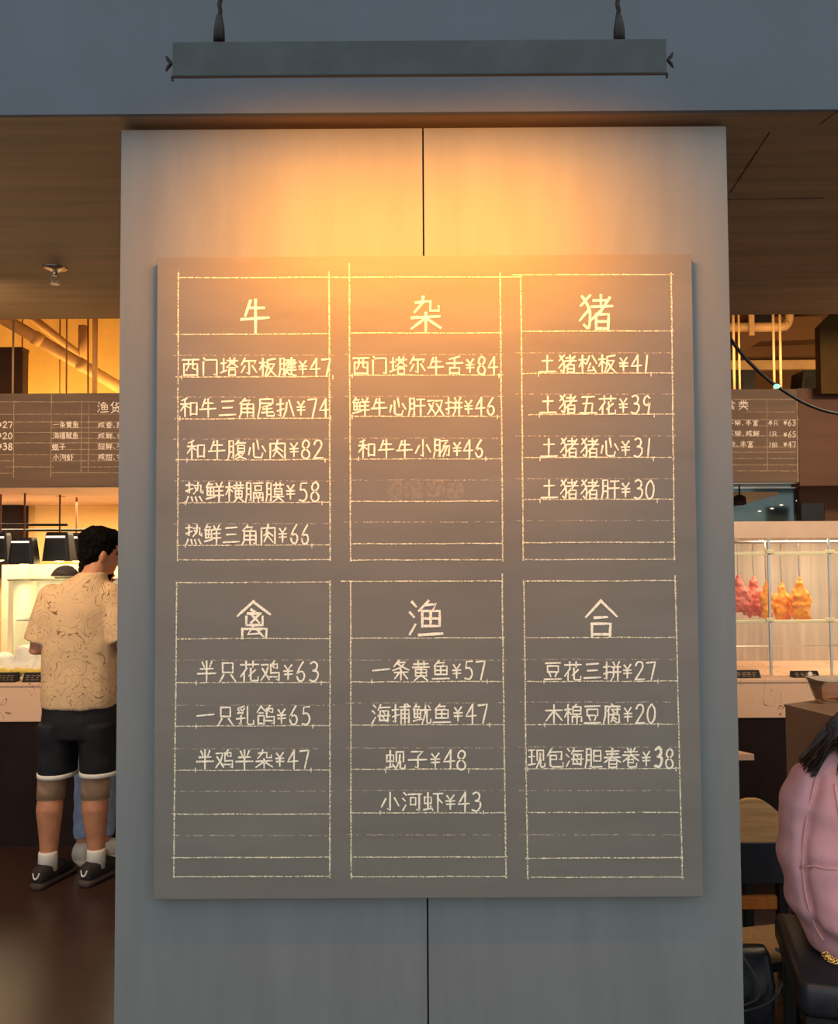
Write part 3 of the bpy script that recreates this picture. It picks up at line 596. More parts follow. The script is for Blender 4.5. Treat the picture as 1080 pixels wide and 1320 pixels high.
bm = bmesh.new(); prism(bm, [P(955, 455, 6.45), P(980, 440, 6.45), P(1060, 437, 6.45), P(1060, 408, 6.45), P(1000, 408, 6.45), P(955, 420, 6.45)], (0, 0.18, 0))
tag(obj('ceiling_duct', bm, M['brownwall']), 'brown angled duct behind the elbowed pipe in the right bay', 'duct')
tag(obj('ceiling_vent', bx(P(971, 415, 6.40), P(992, 400, 6.44)), M['blackmatte']), 'small dark vent above the elbowed pipe', 'vent')
# hanging bulkhead at the far right
a, b = P(1056.5, 420, 4.56), P(1300, 506, 4.56)
bm = bmesh.new(); prism(bm, [Vector((a.x, 4.56, b.z)), Vector((a.x, 4.56, a.z)), P(1082, 395, 4.56), Vector((b.x, 4.56, P(1080, 394, 4.56).z)), Vector((b.x, 4.56, b.z))], (0, 0.06, 0))
struct('trim_2', bm, M['olive'])

# slack black cable with a green indicator
cab = thing('hanging_cable', 'slack black cable with a green light crossing the right bay', 'cable', P(1001, 499, 3.6))
pts = [P(x, y, 3.6) for x, y in ((905, 372), (938, 431), (960, 461), (985, 485), (1003, 499), (1030, 516), (1055, 527), (1080, 533), (1110, 535), (1180, 520), (1290, 462), (1400, 385), (1420, 368))]
bm = bmesh.new(); tube(bm, spline(pts, 6), 0.0075, 10); obj('cord', bm, M['black'], cab, True)
bm = bmesh.new(); blob(bm, P(1001, 498, 3.585), (0.014, 0.009, 0.010), seg=14); obj('indicator_light', bm, M['green'], cab, True, 'glowing green light')

# ------------------------------------------------------------------ rear menu boards
def onm(x, y): return P(x, y, YM)
LIFT = 0.0012
zt, zb = P(80, 507, YM).z, P(80, 627, YM).z
def rear_board(label, x0, x1, rules, words):
    a, b = P(x0, 507, YM), P(x1, 507, YM)
    t = thing('hanging_menu_board', label, 'menu board', ((a.x+b.x)/2, YM, zb), 'menu boards hung over the counter' if False else None)
    obj('board_panel', bx((a.x, YM, zb), (b.x, YM+0.03, zt), 0.002), M['bgboard'], t)
    bm = bmesh.new()
    for p, q in rules:
        n = 6; ribbon(bm, [onm(p[0]+(q[0]-p[0])*k/n, p[1]+(q[1]-p[1])*k/n+random.uniform(-.15, .15)) for k in range(n+1)], 0.0034, NB, lift=LIFT, wob=0.4)
    obj('ruled_lines', bm, M['bgrule'], t)
    for tx, xa, xb, ya, yb, w in words:
        bm = bmesh.new(); write(bm, tx, xa, xb, ya, yb, onm, NB, w, lift=LIFT*1.4); obj('chalk_writing', bm, M['bgchalk'], t)
H = lambda y, x0, x1: ((x0, y), (x1, y))
rear_board('brown chalkboard above the counter left of the pillar, listing fish', -230, 470,
 [H(518, -60, 130), H(534, -60, 160)]+[H(y, 18, 160) for y in (544, 557.5, 571, 586)]+[H(y, 66, 160) for y in (551.5, 565, 579.5, 594)]+[H(602, 8, 70), H(602, 105, 160), H(609.5, 66, 160), H(610, -60, 18), H(594, -60, 18), H(586, -60, 18), ((18, 519), (17.5, 616)), ((66.5, 508), (65.5, 616)), ((105.5, 517), (104.5, 609)), ((115, 522), (114, 609))],
 [('渔货', 125, 157, 518, 532, 0.0055), ('¥27', -4, 17, 543.5, 552, 0.0062), ('¥20', -4, 17, 557.5, 566, 0.0062), ('¥38', -4, 17, 571, 580, 0.0062),
  ('一条黄鱼', 68, 102, 543, 552, 0.0038), ('海捕鱿鱼', 68, 101.5, 557, 566, 0.0038), ('蚬子', 67, 85, 571.5, 580.5, 0.0042), ('小河虾', 67.5, 95, 585, 594, 0.0042),
  ('咸香、甜', 126, 160, 544, 552, 0.0036), ('咸鲜、香', 126, 160, 558, 566, 0.0036), ('甜鲜、不', 126, 160, 571.5, 579.5, 0.0036), ('咸甜、香', 126, 160, 585, 593.5, 0.0036)])
rear_board('brown chalkboard above the glass case right of the pillar, listing poultry', 620, 1028,
 [H(515, 938, 1026), H(531, 962, 1026), H(541, 938, 1030), H(549, 978, 990), H(562, 938, 1026), H(576, 938, 1027), H(583, 938, 1027), H(591, 938, 1027), H(599, 938, 1027), H(607, 938, 1028), ((988, 514), (989, 607)), ((1027, 514), (1028, 622))],
 [('禽', 934, 948, 515.5, 528, 0.005), ('类', 951, 965, 516, 528, 0.005), ('不柴、丰富', 937, 978, 541.5, 549, 0.0034), ('不柴、咸鲜', 937, 979, 555, 563, 0.0034), ('不柴、丰富', 929, 972, 568.5, 577, 0.0034),
  ('半只', 989.5, 1003, 542, 549, 0.0036), ('1只', 990.5, 1002, 556, 562.5, 0.0036), ('1份', 990.5, 1002, 570, 577, 0.0036), ('¥63', 1009, 1026, 541, 549, 0.0042), ('¥65', 1009, 1026, 556, 564, 0.0042), ('¥47', 1009, 1026, 569, 577, 0.0042)])
a, b = P(1028, 503, YM), P(1500, 640, YM)
struct('trim_3', bx((a.x+0.003, YM+0.006, zb-0.02), (4.6, YM+0.12, zt+0.004)), M['fascia'])
# dropped kitchen ceiling behind the boards
struct('ceiling_hood', bx((-4.6, YM+0.035, zb-0.005), (0.0, YK, zb+0.03)), M['hood'])
struct('ceiling_hood_right', bx((0.0, YM+0.035, zb-0.005), (4.6, YK, zb+0.03)), M['steel'])
a, b = P(1030, 630, YM+0.3), P(1400, 670, YM+0.3)
struct('wall_kitchen_dark', bx((a.x, YM+0.3, b.z-0.05), (4.5, YM+0.36, zb)), M['fascia'])
tag(obj('ceiling_socket', bx(P(73, 634, 5.4), P(84, 640, 5.5), 0.004), M['pipe']), 'small brown fitting under the pale hood above the black lamps', 'fitting')

# ------------------------------------------------------------------ heat lamps and rails, left kitchen
def rail(y, xa, xb, Y, lab):
    tag(obj('utensil_rail', (lambda b: (tube(b, [P(xa, y, Y), P(xb, y, Y)], 0.008, 8), b)[1])(bmesh.new()), M['black'], None, True), lab, 'rail')
rail(676.5, -120, 87, 5.3, 'upper black rail over the black lamps, ending short of the man'); rail(683.5, -40, 116, 5.5, 'lower black rail behind the upper rail by the black lamps')
struct('trim_4', bx(P(-200, 652, 6.55), Vector((P(26, 652, 6.55).x, 6.69, P(26, 745, 6.55).z))), M['counterdark'])
def heat_lamp(xa, xb, ya, yb, Y, label, tilt=0.0):
    c = P((xa+xb)/2, yb, Y); t = thing('heat_lamp', label, 'lamp', c, 'black heat lamps over the left counter')
    w, h = (P(xb, yb, Y).x-P(xa, yb, Y).x)/2, P(xa, ya, Y).z-P(xa, yb, Y).z
    bm = bmesh.new()
    rg = [ell(c+Vector((0, 0, z)), (w*s, 0, 0), (0, w*s*0.7, 0), 4*8, 9) for z, s in ((0, 1), (h*0.9, 0.80), (h, 0.74))]
    loft(bm, rg); obj('shade', bm, M['black'], t)
    bm = bmesh.new(); box(bm, c+Vector((-w*0.70, -w*0.7*0.865-0.002, h*0.80)), c+Vector((w*0.62, -w*0.7*0.80, h*0.87))); obj('vent_slot', bm, M['slot'], t, label='bright slot')
    bm = bmesh.new(); tube(bm, [c+Vector((0, 0, h*0.9)), Vector((c.x, c.y, zb-0.005))], 0.006, 8); obj('stem', bm, M['rod'], t)
    bm = bmesh.new(); blob(bm, c+Vector((0, 0, 0.012)), (w*0.5, w*0.35, 0.02), seg=12); obj('bulb', bm, mat('lamp_bulb', S(255, 220, 150), emit=((1, 0.66, 0.28, 1), 7.0)), t, True)
    l = point('heat_lamp_glow', c-Vector((0, 0, 0.03)), 1.6, (1.0, 0.70, 0.28), 0.03); l.parent = t; l.matrix_parent_inverse = Matrix.Translation(-c)
heat_lamp(-14, 14, 687, 722, 5.25, 'black box-shaped heat lamp cut off by the left picture edge')
heat_lamp(14, 48, 693, 727, 5.15, 'black box-shaped heat lamp second from the left, hanging lowest')
heat_lamp(58, 95, 686, 723, 5.3, 'black box-shaped heat lamp left of the head of the man, in front')
heat_lamp(84, 112, 687, 723, 5.6, 'black box-shaped heat lamp partly behind the hair of the man')

# ------------------------------------------------------------------ service counter
zc = P(30, 880, YC).z; zf = P(30, 930.5, YC).z
cnt = thing('service_counter', 'long serving counter with a veined pink stone front over a dark base', 'counter', (0, YC+0.4, 0))
obj('base', bx((-4.4, YC+0.012, 0), (4.4, YC+0.85, zf)), M['counterdark'], cnt)
obj('stone_front', bx((-4.4, YC, zf), (4.4, YC+0.06, zc-0.02), 0.002), M['marble'], cnt)
obj('worktop', bx((-4.4, YC-0.008, zc-0.02), (4.4, YC+0.9, zc), 0.003), M['marble'], cnt)
# left: stone upstand, glass case, food
def onY(x0, x1, y0, y1, Y, d, bev=0.0):
    a, b = P(x0, y1, Y), P(x1, y0, Y); return bx((a.x, Y, a.z), (b.x, Y+d, b.z), bev)
ups = thing('stone_screen', 'veined pink stone screen standing behind the left glass case and the cook', 'screen', (P(90, 800, 6.25).x, 6.27, 0))
a, b = P(2, 728, 6.25), P(175, 728, 6.25)
obj('slab', bx((a.x, 6.25, 0), (b.x, 6.29, a.z), 0.004), M['marble'], ups)
gc = thing('glass_case', 'glass fronted food case on the counter beside the man', 'display case', (P(60, 868, 4.95).x, 5.05, zc))
a, b = P(11, 746, 4.95), P(150, 868, 4.95)
obj('top_panel', bx((a.x, 4.93, a.z-0.012), (b.x, 5.3, a.z), 0.002), M['glassblue'], gc)
obj('front_glass', bx((a.x+0.02, 4.95, zc), (b.x, 4.956, a.z-0.012)), M['glassblue'], gc)
for i, x in enumerate((a.x, a.x+0.33, b.x)):
    obj('post', bx((x, 4.945, zc), (x+0.028, 4.985, a.z-0.012), 0.004), M['cream'], gc)
obj('side_panel', bx((a.x+0.004, 4.985, zc), (a.x+0.010, 5.3, a.z-0.012)), M['cream'], gc)
obj('back_panel', bx((a.x, 5.3, zc), (b.x, 5.31, a.z)), M['white'], gc)
area('glass_case_fill', ((a.x+b.x)/2, 5.12, a.z-0.03), ((a.x+b.x)/2, 5.13, 0), 0.5, 0.1, 2.4, (1.0, 0.86, 0.56))  # added fill, no fixture; brightens the inside of the case
bm = bmesh.new(); box(bm, (a.x+.10, 5.22, zc+.20), (a.x+.20, 5.25, zc+.36), .01); obj('blue_carton', bm, M['carton'], gc)
obj('shelf', bx((a.x+0.03, 4.99, zc+0.30), (b.x, 5.29, zc+0.306)), M['glassblue'], gc)
bm = bmesh.new()                                                     # heaped ice on a tray, ahead of the case
for i in range(46):
    t = random.random(); x = P(0 + 62*random.random(), 860, 4.8).x
    blob(bm, (x, 4.78+random.uniform(-.04, .06), zc+0.02+0.03*random.random()), (0.05, 0.05, 0.035), seg=8)
for px, py, w in ((34, 830, 0.15), (4, 842, 0.14), (58, 834, 0.13)):
    p = P(px, py, 4.82); n = 5
    for k in range(n): blob(bm, (p.x, 4.82, zc+(p.z-zc)*k/n*0.95), (w*(1-k/n*0.75), 0.07, 0.04), seg=12)
ice = thing('ice_tray', 'tray heaped with white crushed ice in peaks beside the man', 'ice tray', (P(28, 868, 4.8).x, 4.8, zc))
ih = fuse(bm, 0.012, 3, (0.006, 30))
for v in ih.verts: v.co.z = max(v.co.z, zc+.006); v.co.y = max(v.co.y, 4.70)
obj('ice_heap', ih, M['ice'], ice, True)
a, b = P(-40, 868, 4.7), P(66, 868, 4.7)
obj('tray', bx((a.x, 4.69, zc+.001), (b.x, 4.9, zc+0.02), 0.006), M['cream'], ice)
for k, px in enumerate((6, 24, 44, 55)):
    bm = bmesh.new(); p = P(px, 860, 4.68)
    for i in range(5): blob(bm, (p.x+random.uniform(-.03, .03), 4.695+random.uniform(-.012, .012), zc+0.035+random.random()*0.02), (0.026, 0.02, 0.016), seg=10)
    tag(obj('food_portion', fuse(bm, 0.005, 2), M['butter'], None, True), ('yellow food heap at the far left end of the ice tray', 'yellow food heap second from left on the ice tray', 'yellow food heap third from left on the ice tray', 'yellow food heap on the ice tray nearest the man')[k], 'food')
def price_tag(x0, x1, y0, y1, Y, label, wh=False):
    a, b = P(x0, y1, Y), P(x1, y0, Y); t = thing('price_holder', label, 'price tag', ((a.x+b.x)/2, Y, zc))
    h = max(0.03, b.z-zc); bm = bmesh.new()
    prism(bm, [Vector((a.x, Y, zc)), Vector((a.x, Y+0.03, zc+h)), Vector((a.x, Y+0.045, zc+h)), Vector((a.x, Y+0.05, zc))], (b.x-a.x, 0, 0)); obj('block', bm, M['black'], t)
    bm = bmesh.new(); sl = Vector((0, 0.03, h)); o0 = Vector((a.x, Y, zc)); nn = Vector((0, -h, 0.03)).normalized()
    for k in range(3):
        for j in range(4):
            u = 0.12+0.2*j; v = 0.25+0.22*k; l = random.uniform(.06, .16)
            ribbon(bm, [o0+Vector(((b.x-a.x)*u, 0, 0))+sl*v, o0+Vector(((b.x-a.x)*(u+l), 0, 0))+sl*v], 0.004, nn, lift=0.001)
    obj('scribbled_price', bm, M['bgrule'], t)
    if wh: bm = bmesh.new(); blob(bm, o0+Vector(((b.x-a.x)*0.66, 0.0, 0))+sl*0.45, (0.014, 0.006, 0.018), seg=12); obj('label_dot', bm, M['white'], t, True)
price_tag(-6, 20, 868, 882, YC+0.01, 'black price holder at the far left end of the counter')
price_tag(28, 62, 868, 882, YC+0.01, 'black price holder on the counter beside the elbow of the man')

# ------------------------------------------------------------------ right: glass case with hanging poultry
YG = 4.72
cx0, cx1 = P(930, 800, YG).x, P(1230, 800, YG).x
ztp, zfb = P(1010, 672, YG).z, P(1010, 694, YG).z
dc = thing('display_case', 'lit glass display case of hanging poultry on the counter right of the pillar', 'display case', ((cx0+cx1)/2, YG+0.3, zc))
obj('fascia', bx((cx0, YG-0.01, zfb), (cx1, YG+0.02, ztp), 0.003), M['hood'], dc)
obj('roof', bx((cx0, YG+0.02, ztp-0.02), (cx1, YG+0.62, ztp)), M['hood'], dc)
obj('light_panel', bx((P(966, 690, YG).x, YG+0.05, zfb+0.012), (cx1-0.1, YG+0.45, zfb+0.022)), M['panel'], dc)
obj('back_panel', bx((cx0, YG+0.60, zc), (cx1, YG+0.62, ztp-0.02)), M['tile'], dc)
obj('side_panel', bx((cx0, YG+0.02, zc), (cx0+0.01, YG+0.60, ztp-0.02)), M['tile'], dc)
obj('side_panel', bx((cx1-0.01, YG+0.02, zc), (cx1, YG+0.60, ztp-0.02)), M['tile'], dc)
obj('front_glass', bx((cx0, YG+0.004, zc), (cx1, YG+0.010, zfb)), M['glass'], dc)
area('case_light', ((cx0+cx1)/2+0.1, YG+0.25, zfb+0.005), ((cx0+cx1)/2+0.1, YG+0.27, 0), 1.0, 0.3, 5.5, (1.0, 0.86, 0.64))
for x in (992, 1070):
    xx = P(x, 800, YG+0.03).x
    ps = obj('post', bx((xx-0.006, YG+0.02, zc), (xx+0.006, YG+0.034, zfb), 0.001), M['steel'], dc)
    for y in (711, 799):
        c = P(x, y, YG+0.02); obj('rail_bracket', bx(c+Vector((-0.022, -0.008, -0.010)), c+Vector((0.022, 0.012, 0.010)), 0.003), M['cream'], ps)
for y in (713.5, 801):
    c = P(1000, y, YG+0.03)
    obj('rail', bx((cx0+0.02, YG+0.02, c.z-0.009), (cx1-0.02, YG+0.032, c.z+0.009), 0.003), M['cream'], dc)
c = P(1000, 833, YG+0.33); bm = bmesh.new(); tube(bm, [(cx0+0.02, YG+0.33, c.z), (cx1-0.02, YG+0.33, c.z)], 0.006, 8); obj('rear_rail', bm, M['steel'], dc)
hz = zfb-0.02
bm = bmesh.new(); tube(bm, [(cx0+0.02, YG+0.22, hz), (cx1-0.02, YG+0.22, hz)], 0.008, 10); hr = obj('hanging_rod', bm, M['steel'], dc, True)
def poultry(px, ptop, pbot, wpx, m, label, seed, Y=YG+0.22, grp=None):
    rnd = random.Random(seed); t0, b0 = P(px, ptop, Y), P(px, pbot, Y); w = wpx*Y/F_PX/2; h = t0.z-b0.z
    t = thing('roast_chicken' if m == 'roast' else 'marinated_chicken', label, 'poultry', b0, grp)
    bm = bmesh.new(); X = lambda u, v, d=0: Vector((t0.x+u*w, Y+d*w, b0.z+v*h))
    blob(bm, X(0, .26), (w*0.88, w*0.70, h*0.27)); blob(bm, X(0.02, .50), (w*0.72, w*0.6, h*0.26)); blob(bm, X(0, .74), (w*0.42, w*0.38, h*0.20)); limb(bm, [X(0, .72), X(.05, .86), X(.02, .98)], [w*.3, w*.22, w*.14])
    for s in (-1, 1):
        limb(bm, [X(s*.55, .66), X(s*.92, .50, -.2), X(s*.80, .32, -.35), X(s*.5, .40, -.55)], [w*.20, w*.17, w*.14, w*.09])     # wing
        limb(bm, [X(s*.42, .22, -.2), X(s*.62, .06, -.3), X(s*.40, -.06, -.25)], [w*.34, w*.24, w*.10])                         # drumstick
    for i in range(6): blob(bm, X(rnd.uniform(-.6, .6), rnd.uniform(.15, .6), -.45), (w*.22, w*.16, h*.06), seg=10)
    obj('body', fuse(bm, 0.006, 3, (0.007, 42)), M[m], t, True)
    bm = bmesh.new(); tube(bm, spline([Vector((t0.x, YG+.22, hz+0.010)), Vector((t0.x+.010, YG+.22, hz)), Vector((t0.x, Y, hz-0.02)), t0+Vector((0, 0, 0.02)), t0+Vector((0.012, 0, -0.015))], 5), 0.003, 8)
    obj('hook', bm, M['steel'], t, True)
poultry(1030, 744, 799, 27, 'roast', 'orange roast bird hanging farthest from the pillar in the glass case', 1)
poultry(1007, 750, 799, 25, 'roast', 'orange roast bird hanging middle of the three in the glass case', 2, YG+0.30)
poultry(987, 748, 797, 18, 'roast', 'slim orange roast bird hanging beside the pink ones in the glass case', 3, YG+0.18)
poultry(971, 742, 793, 30, 'raw', 'pink marinated bird hanging next to the slim orange one', 4, YG+0.32)
poultry(951, 742, 789, 32, 'raw', 'pink marinated bird hanging closest to the pillar in the glass case', 5, YG+0.22)
poultry(930, 744, 788, 26, 'raw', 'pink marinated bird half hidden by the pillar', 6, YG+0.32)
price_tag(947, 981, 865, 879, YC+0.02, 'black price holder on the counter beside the pillar')
price_tag(1023, 1057, 866, 879, YC+0.02, 'black price holder with a white dot beside the plastic bin', True)
# panel above the case
a, b = P(936, 633, 5.0), P(1031, 671, 5.0)
gp = thing('glass_screen', 'dark teal glass screen above the lit display case', 'screen', ((a.x+b.x)/2, 5.0, ztp))
obj('pane', bx((a.x, 5.0, ztp), (b.x, 5.012, zb-0.012)), M['teal'], gp)
obj('edge_strip', bx((b.x, 4.99, ztp), (b.x+0.012, 5.02, zb-0.012)), M['cream'], gp)
obj('top_rail', bx((a.x, 4.985, zb-0.012), (b.x+0.012, 5.025, zb-0.005)), M['steel'], gp)
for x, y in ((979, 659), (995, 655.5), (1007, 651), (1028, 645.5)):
    c = P(x, y, 4.998); bm = bmesh.new(); blob(bm, c, (0.011, 0.006, 0.004), seg=10); obj('reflected_spot', bm, M['slot'], gp, True)  # glowing beads on the pane imitate reflected downlights
bm = bmesh.new(); prism(bm, [P(938, 634, 4.994), P(1004, 634, 4.994), P(1002, 638, 4.994), P(965, 648, 4.994), P(938, 648, 4.994)], (0, 0.005, 0)); obj('amber_reflection', bm, M['pipe'], gp)  # amber sheet imitates the orange reflection in the pane
bm = bmesh.new(); lathe(bm, [(0.012, 0), (0.034, -0.012), (0.036, -0.055), (0.02, -0.06)], P(953, 638, 4.93)); 
tube(bm, [P(953, 638, 4.93), Vector((P(953, 638, 4.93).x, 4.93, zb-0.006))], 0.005, 8)
tag(obj('spot_lamp', bm, M['counterdark'], None, True), 'small dark spot lamp before the teal screen beside the pillar', 'lamp')
tag(obj('monitor', onY(1033, 1063, 648, 671.5, 4.75, 0.04, 0.004), M['black']), 'small black box standing on top of the lit display case', 'monitor')

# ------------------------------------------------------------------ people
def basis(yaw):                                                     # local x right, y forward
    return Matrix.Rotation(yaw, 4, 'Z')
class Fig:
    def __init__(s, name, label, origin, yaw, lean=0.0):
        s.o = Vector(origin); s.M = Matrix.Translation(s.o) @ basis(yaw); s.t = None; s.name, s.label = name, label; s.yaw = yaw
    def L(s, x, y, z): return s.M @ Vector((x, y, z))
    def V(s, x, y, z): return s.M.to_3x3() @ Vector((x, y, z))
    def ring(s, c, ax, ay, yaw=0.0, p=2.2, n=24):
        cx, sx = math.cos(yaw), math.sin(yaw)
        return ell(s.L(*c), s.V(ax*cx, ax*sx, 0), s.V(-ay*sx, ay*cx, 0), n, p)
def hand(bm, f, wrist, d, side, palm_n, sc=1.0, curl=0.35):
    """palm plus five fingers; d finger direction, palm_n palm normal (local), thumb towards `side`"""
    w = Vector(wrist); d = Vector(d).normalized(); n = Vector(palm_n); n = (n-d*n.dot(d)).normalized(); u = d.cross(n).normalized()*side
    W = lambda v: f.M @ v
    rot = Matrix((f.M.to_3x3() @ u, f.M.to_3x3() @ d, f.M.to_3x3() @ n)).transposed()
    blob(bm, W(w+d*0.045*sc), (0.042*sc, 0.052*sc, 0.017*sc), rot)
    for i, (off, ln) in enumerate(((0.030, 0.070), (0.010, 0.080), (-0.010, 0.074), (-0.029, 0.058))):
        b = w+d*0.082*sc+u*off*sc; dd = d
        pts = [b-d*0.02*sc]
        for k in range(3):
            ang = curl*(k+0.6); dd = (d*math.cos(ang)+n*math.sin(ang)).normalized(); b = b+dd*ln*sc/3; pts.append(b)
        limb(bm, [W(p) for p in pts], [0.0095*sc, 0.009*sc, 0.0085*sc, 0.0075*sc], 10)
    b = w+d*0.02*sc+u*0.034*sc; td = (d*0.7+u*0.75+n*0.25).normalized()
    limb(bm, [W(b), W(b+td*0.032*sc), W(b+td*0.032*sc+(d*0.9+u*0.3+n*0.4).normalized()*0.034*sc)], [0.0115*sc, 0.0105*sc, 0.008*sc], 10)
def head(bm, f, c, yaw, tilt=0.0, pitch=0.0, sc=1.0):
    R = Matrix.Rotation(yaw, 3, 'Z') @ Matrix.Rotation(pitch, 3, 'X') @ Matrix.Rotation(tilt, 3, 'Y')
    A = f.M.to_3x3() @ R; C = f.L(*c); W = lambda x, y, z: C + A @ Vector((x*sc, y*sc, z*sc))
    blob(bm, W(0, -0.012, 0.025), (0.076*sc, 0.094*sc, 0.090*sc), A); blob(bm, W(0, 0.030, -0.035), (0.060*sc, 0.062*sc, 0.075*sc), A)
    blob(bm, W(0, 0.058, -0.082), (0.030*sc, 0.026*sc, 0.022*sc), A)                                   # chin
    limb(bm, [W(0, 0.084, 0.018), W(0, 0.100, -0.008), W(0, 0.106, -0.022)], [0.010*sc, 0.012*sc, 0.015*sc], 10)     # nose
    blob(bm, W(0, 0.088, -0.050), (0.024*sc, 0.010*sc, 0.009*sc), A)                                   # lips
    blob(bm, W(0, 0.074, 0.034), (0.056*sc, 0.018*sc, 0.012*sc), A)                                    # brow
    for s in (-1, 1): blob(bm, W(s*0.078, -0.008, -0.008), (0.012*sc, 0.020*sc, 0.034*sc), A @ Matrix.Rotation(s*0.35, 3, 'Z'))
    return W, A
def eyes(W, A, par, sc=1.0):
    for s in (-1, 1):
        bm = bmesh.new(); blob(bm, W(s*0.032, 0.078, 0.008), (0.013*sc, 0.009*sc, 0.007*sc), A, 12); obj('eye', bm, M['eye'], par, True)
def hair_cap(W, A, sc=1.0, long=False, drop=0.0):
    bm = bmesh.new()
    blob(bm, W(0, -0.022, 0.048), (0.088*sc, 0.100*sc, 0.088*sc), A); blob(bm, W(0, -0.050, 0.0), (0.080*sc, 0.068*sc, 0.080*sc), A); blob(bm, W(0, 0.040, 0.085), (0.066*sc, 0.056*sc, 0.046*sc), A)
    for s in (-1, 1): blob(bm, W(s*0.066, -0.010, 0.030), (0.020*sc, 0.05*sc, 0.05*sc), A)
    rnd = random.Random(3)
    for i in range(170):
        th, ph = rnd.uniform(0, 2*PI), rnd.uniform(0.0, 1.35); v = Vector((math.sin(ph)*math.cos(th)*0.086, math.sin(ph)*math.sin(th)*0.098-0.022, 0.045+math.cos(ph)*0.084))
        if v.y > 0.05 and v.z < 0.075: continue
        blob(bm, W(*v), (0.011*sc, 0.013*sc, 0.012*sc), A @ Matrix.Rotation(th, 3, 'Z'), 8)
    return bm

# --- the man at the counter ------------------------------------------------
def shoe(f, ankle, ang, par, mu, ms, mark=None, sc=1.0):
    a = Vector(ankle); R = Matrix.Rotation(ang, 3, 'Z'); Q = lambda x, y, z: f.L(*(Vector((a.x, a.y, 0))+R @ Vector((x*sc, y*sc, z*sc))))
    def ring(y, w, z0, z1): 
        c = Q(0, y, (z0+z1)/2); return ell(c, f.V(*(R @ Vector((w*sc, 0, 0)))), Vector((0, 0, (z1-z0)/2*sc)), 16, 3.0)
    bm = bmesh.new(); loft(bm, [ring(-0.092, .018, .006, .03), ring(-0.085, .034, 0, .034), ring(-0.03, .038, 0, .032), ring(.05, .040, 0, .030), ring(.12, .048, 0, .028), ring(.17, .042, .002, .028), ring(.195, .018, .010, .026)])
    bmesh.ops.recalc_face_normals(bm, faces=bm.faces[:]); so = obj('shoe', bm, M[ms], par, True)
    bm = bmesh.new(); loft(bm, [ring(-0.084, .020, .028, .085), ring(-0.074, .034, .026, .100), ring(-0.02, .043, .024, .108), ring(.03, .043, .024, .112), ring(.08, .046, .024, .096), ring(.14, .044, .024, .066), ring(.182, .020, .024, .036)])
    bmesh.ops.recalc_face_normals(bm, faces=bm.faces[:]); up = obj('shoe_upper', bm, M[mu], so, True)
    if mark:
        bm = bmesh.new(); pts = [Q(x, -0.086+abs(x)*0.25, z) for x, z in ((-.016, .078), (-.012, .058), (-.002, .052), (.010, .060), (.018, .080))]
        tube(bm, spline(pts, 4), 0.0045*sc, 8); obj('heel_mark', bm, M[mark], so, True, 'white curved mark')
    return so
PXS = 4.2/F_PX
mY = 4.14
ml = PZ(100, 1128, 0.0); ml.y = mY; ml.x = P(103, 900, mY).x
man = thing('person', 'man in cream doodle-print shirt and black shorts standing back to camera at counter', 'person', ml)
f = Fig('man', '', ml, 0.0)
def mx(px, py, y=0.0):                                              # photo pixel -> the man's local frame
    p = P(px, py, mY+y)-ml; return (p.x, y, p.z)
LA, RA = mx(63, 1100), mx(122, 1100); LA = (LA[0], -0.01, 0.10); RA = (RA[0], 0.02, 0.10)
LK, RK = mx(68, 1008, .03), mx(124, 1008, .05); LH, RH = mx(80, 915, .02), mx(128, 915, .03)
SLp, SRp = mx(68, 770), mx(141, 768); EL, ER = mx(48, 838, -.02), mx(163, 835, -.02)
WLp, WR = (EL[0]+0.13, 0.175, EL[2]+0.02), (ER[0]-0.13, 0.175, ER[2]+0.06)
NK, HD = mx(122, 738, .0), mx(130, 713, .035)
bm = bmesh.new()
loft(bm, [f.ring(mx(104, 950, .02), .12, .09), f.ring(mx(104, 920, .02), .165, .115), f.ring(mx(104, 890, .02), .16, .11), f.ring(mx(104, 850, .02), .15, .10), f.ring(mx(104, 800, .02), .17, .11), f.ring(mx(105, 770, .01), .17, .10), f.ring(mx(110, 752, .0), .11, .07), f.ring(mx(116, 742), .06, .055)])
limb(bm, [f.L(*mx(116, 750)), f.L(*NK), f.L(*mx(127, 722, .02))], [.060, .054, .054])
W, A = head(bm, f, HD, -0.92, 0.08, -0.12, 0.95)
for S_, E_, Wr, sd in ((SLp, EL, WLp, 1), (SRp, ER, WR, -1)):
    mid = Vector(S_).lerp(Vector(E_), 0.5)
    limb(bm, [f.L(*S_), f.L(*mid), f.L(*E_), f.L(*Vector(E_).lerp(Vector(Wr), .35)), f.L(*Wr)], [.058, .050, .041, .042, .027])
    hand(bm, f, Wr, Vector((sd*0.95, 0.25, -0.1)), sd, (0, -1, 0), 0.95)
for H_, K_, A_ in ((LH, LK, LA), (RH, RK, RA)):
    v = Vector; calf = v(K_).lerp(v(A_), .33)+v((0, -.018, 0))
    limb(bm, [f.L(*H_), f.L(*v(H_).lerp(v(K_), .5)), f.L(*K_), f.L(*calf), f.L(*v(K_).lerp(v(A_), .72)), f.L(*A_)], [.088, .080, .060, .062, .046, .036])
    limb(bm, [f.L(A_[0], A_[1]-.035, .058), f.L(A_[0]+.015, A_[1]+.05, .052), f.L(A_[0]+.035, A_[1]+.12, .044)], [.028, .028, .018])
body = obj('body', fuse(bm, 0.0075, 5), M['skin'], man, True)
eyes(W, A, body)
obj('hair', fuse(hair_cap(W, A, 0.94), 0.006, 1, (0.006, 60)), M['hair'], man, True)
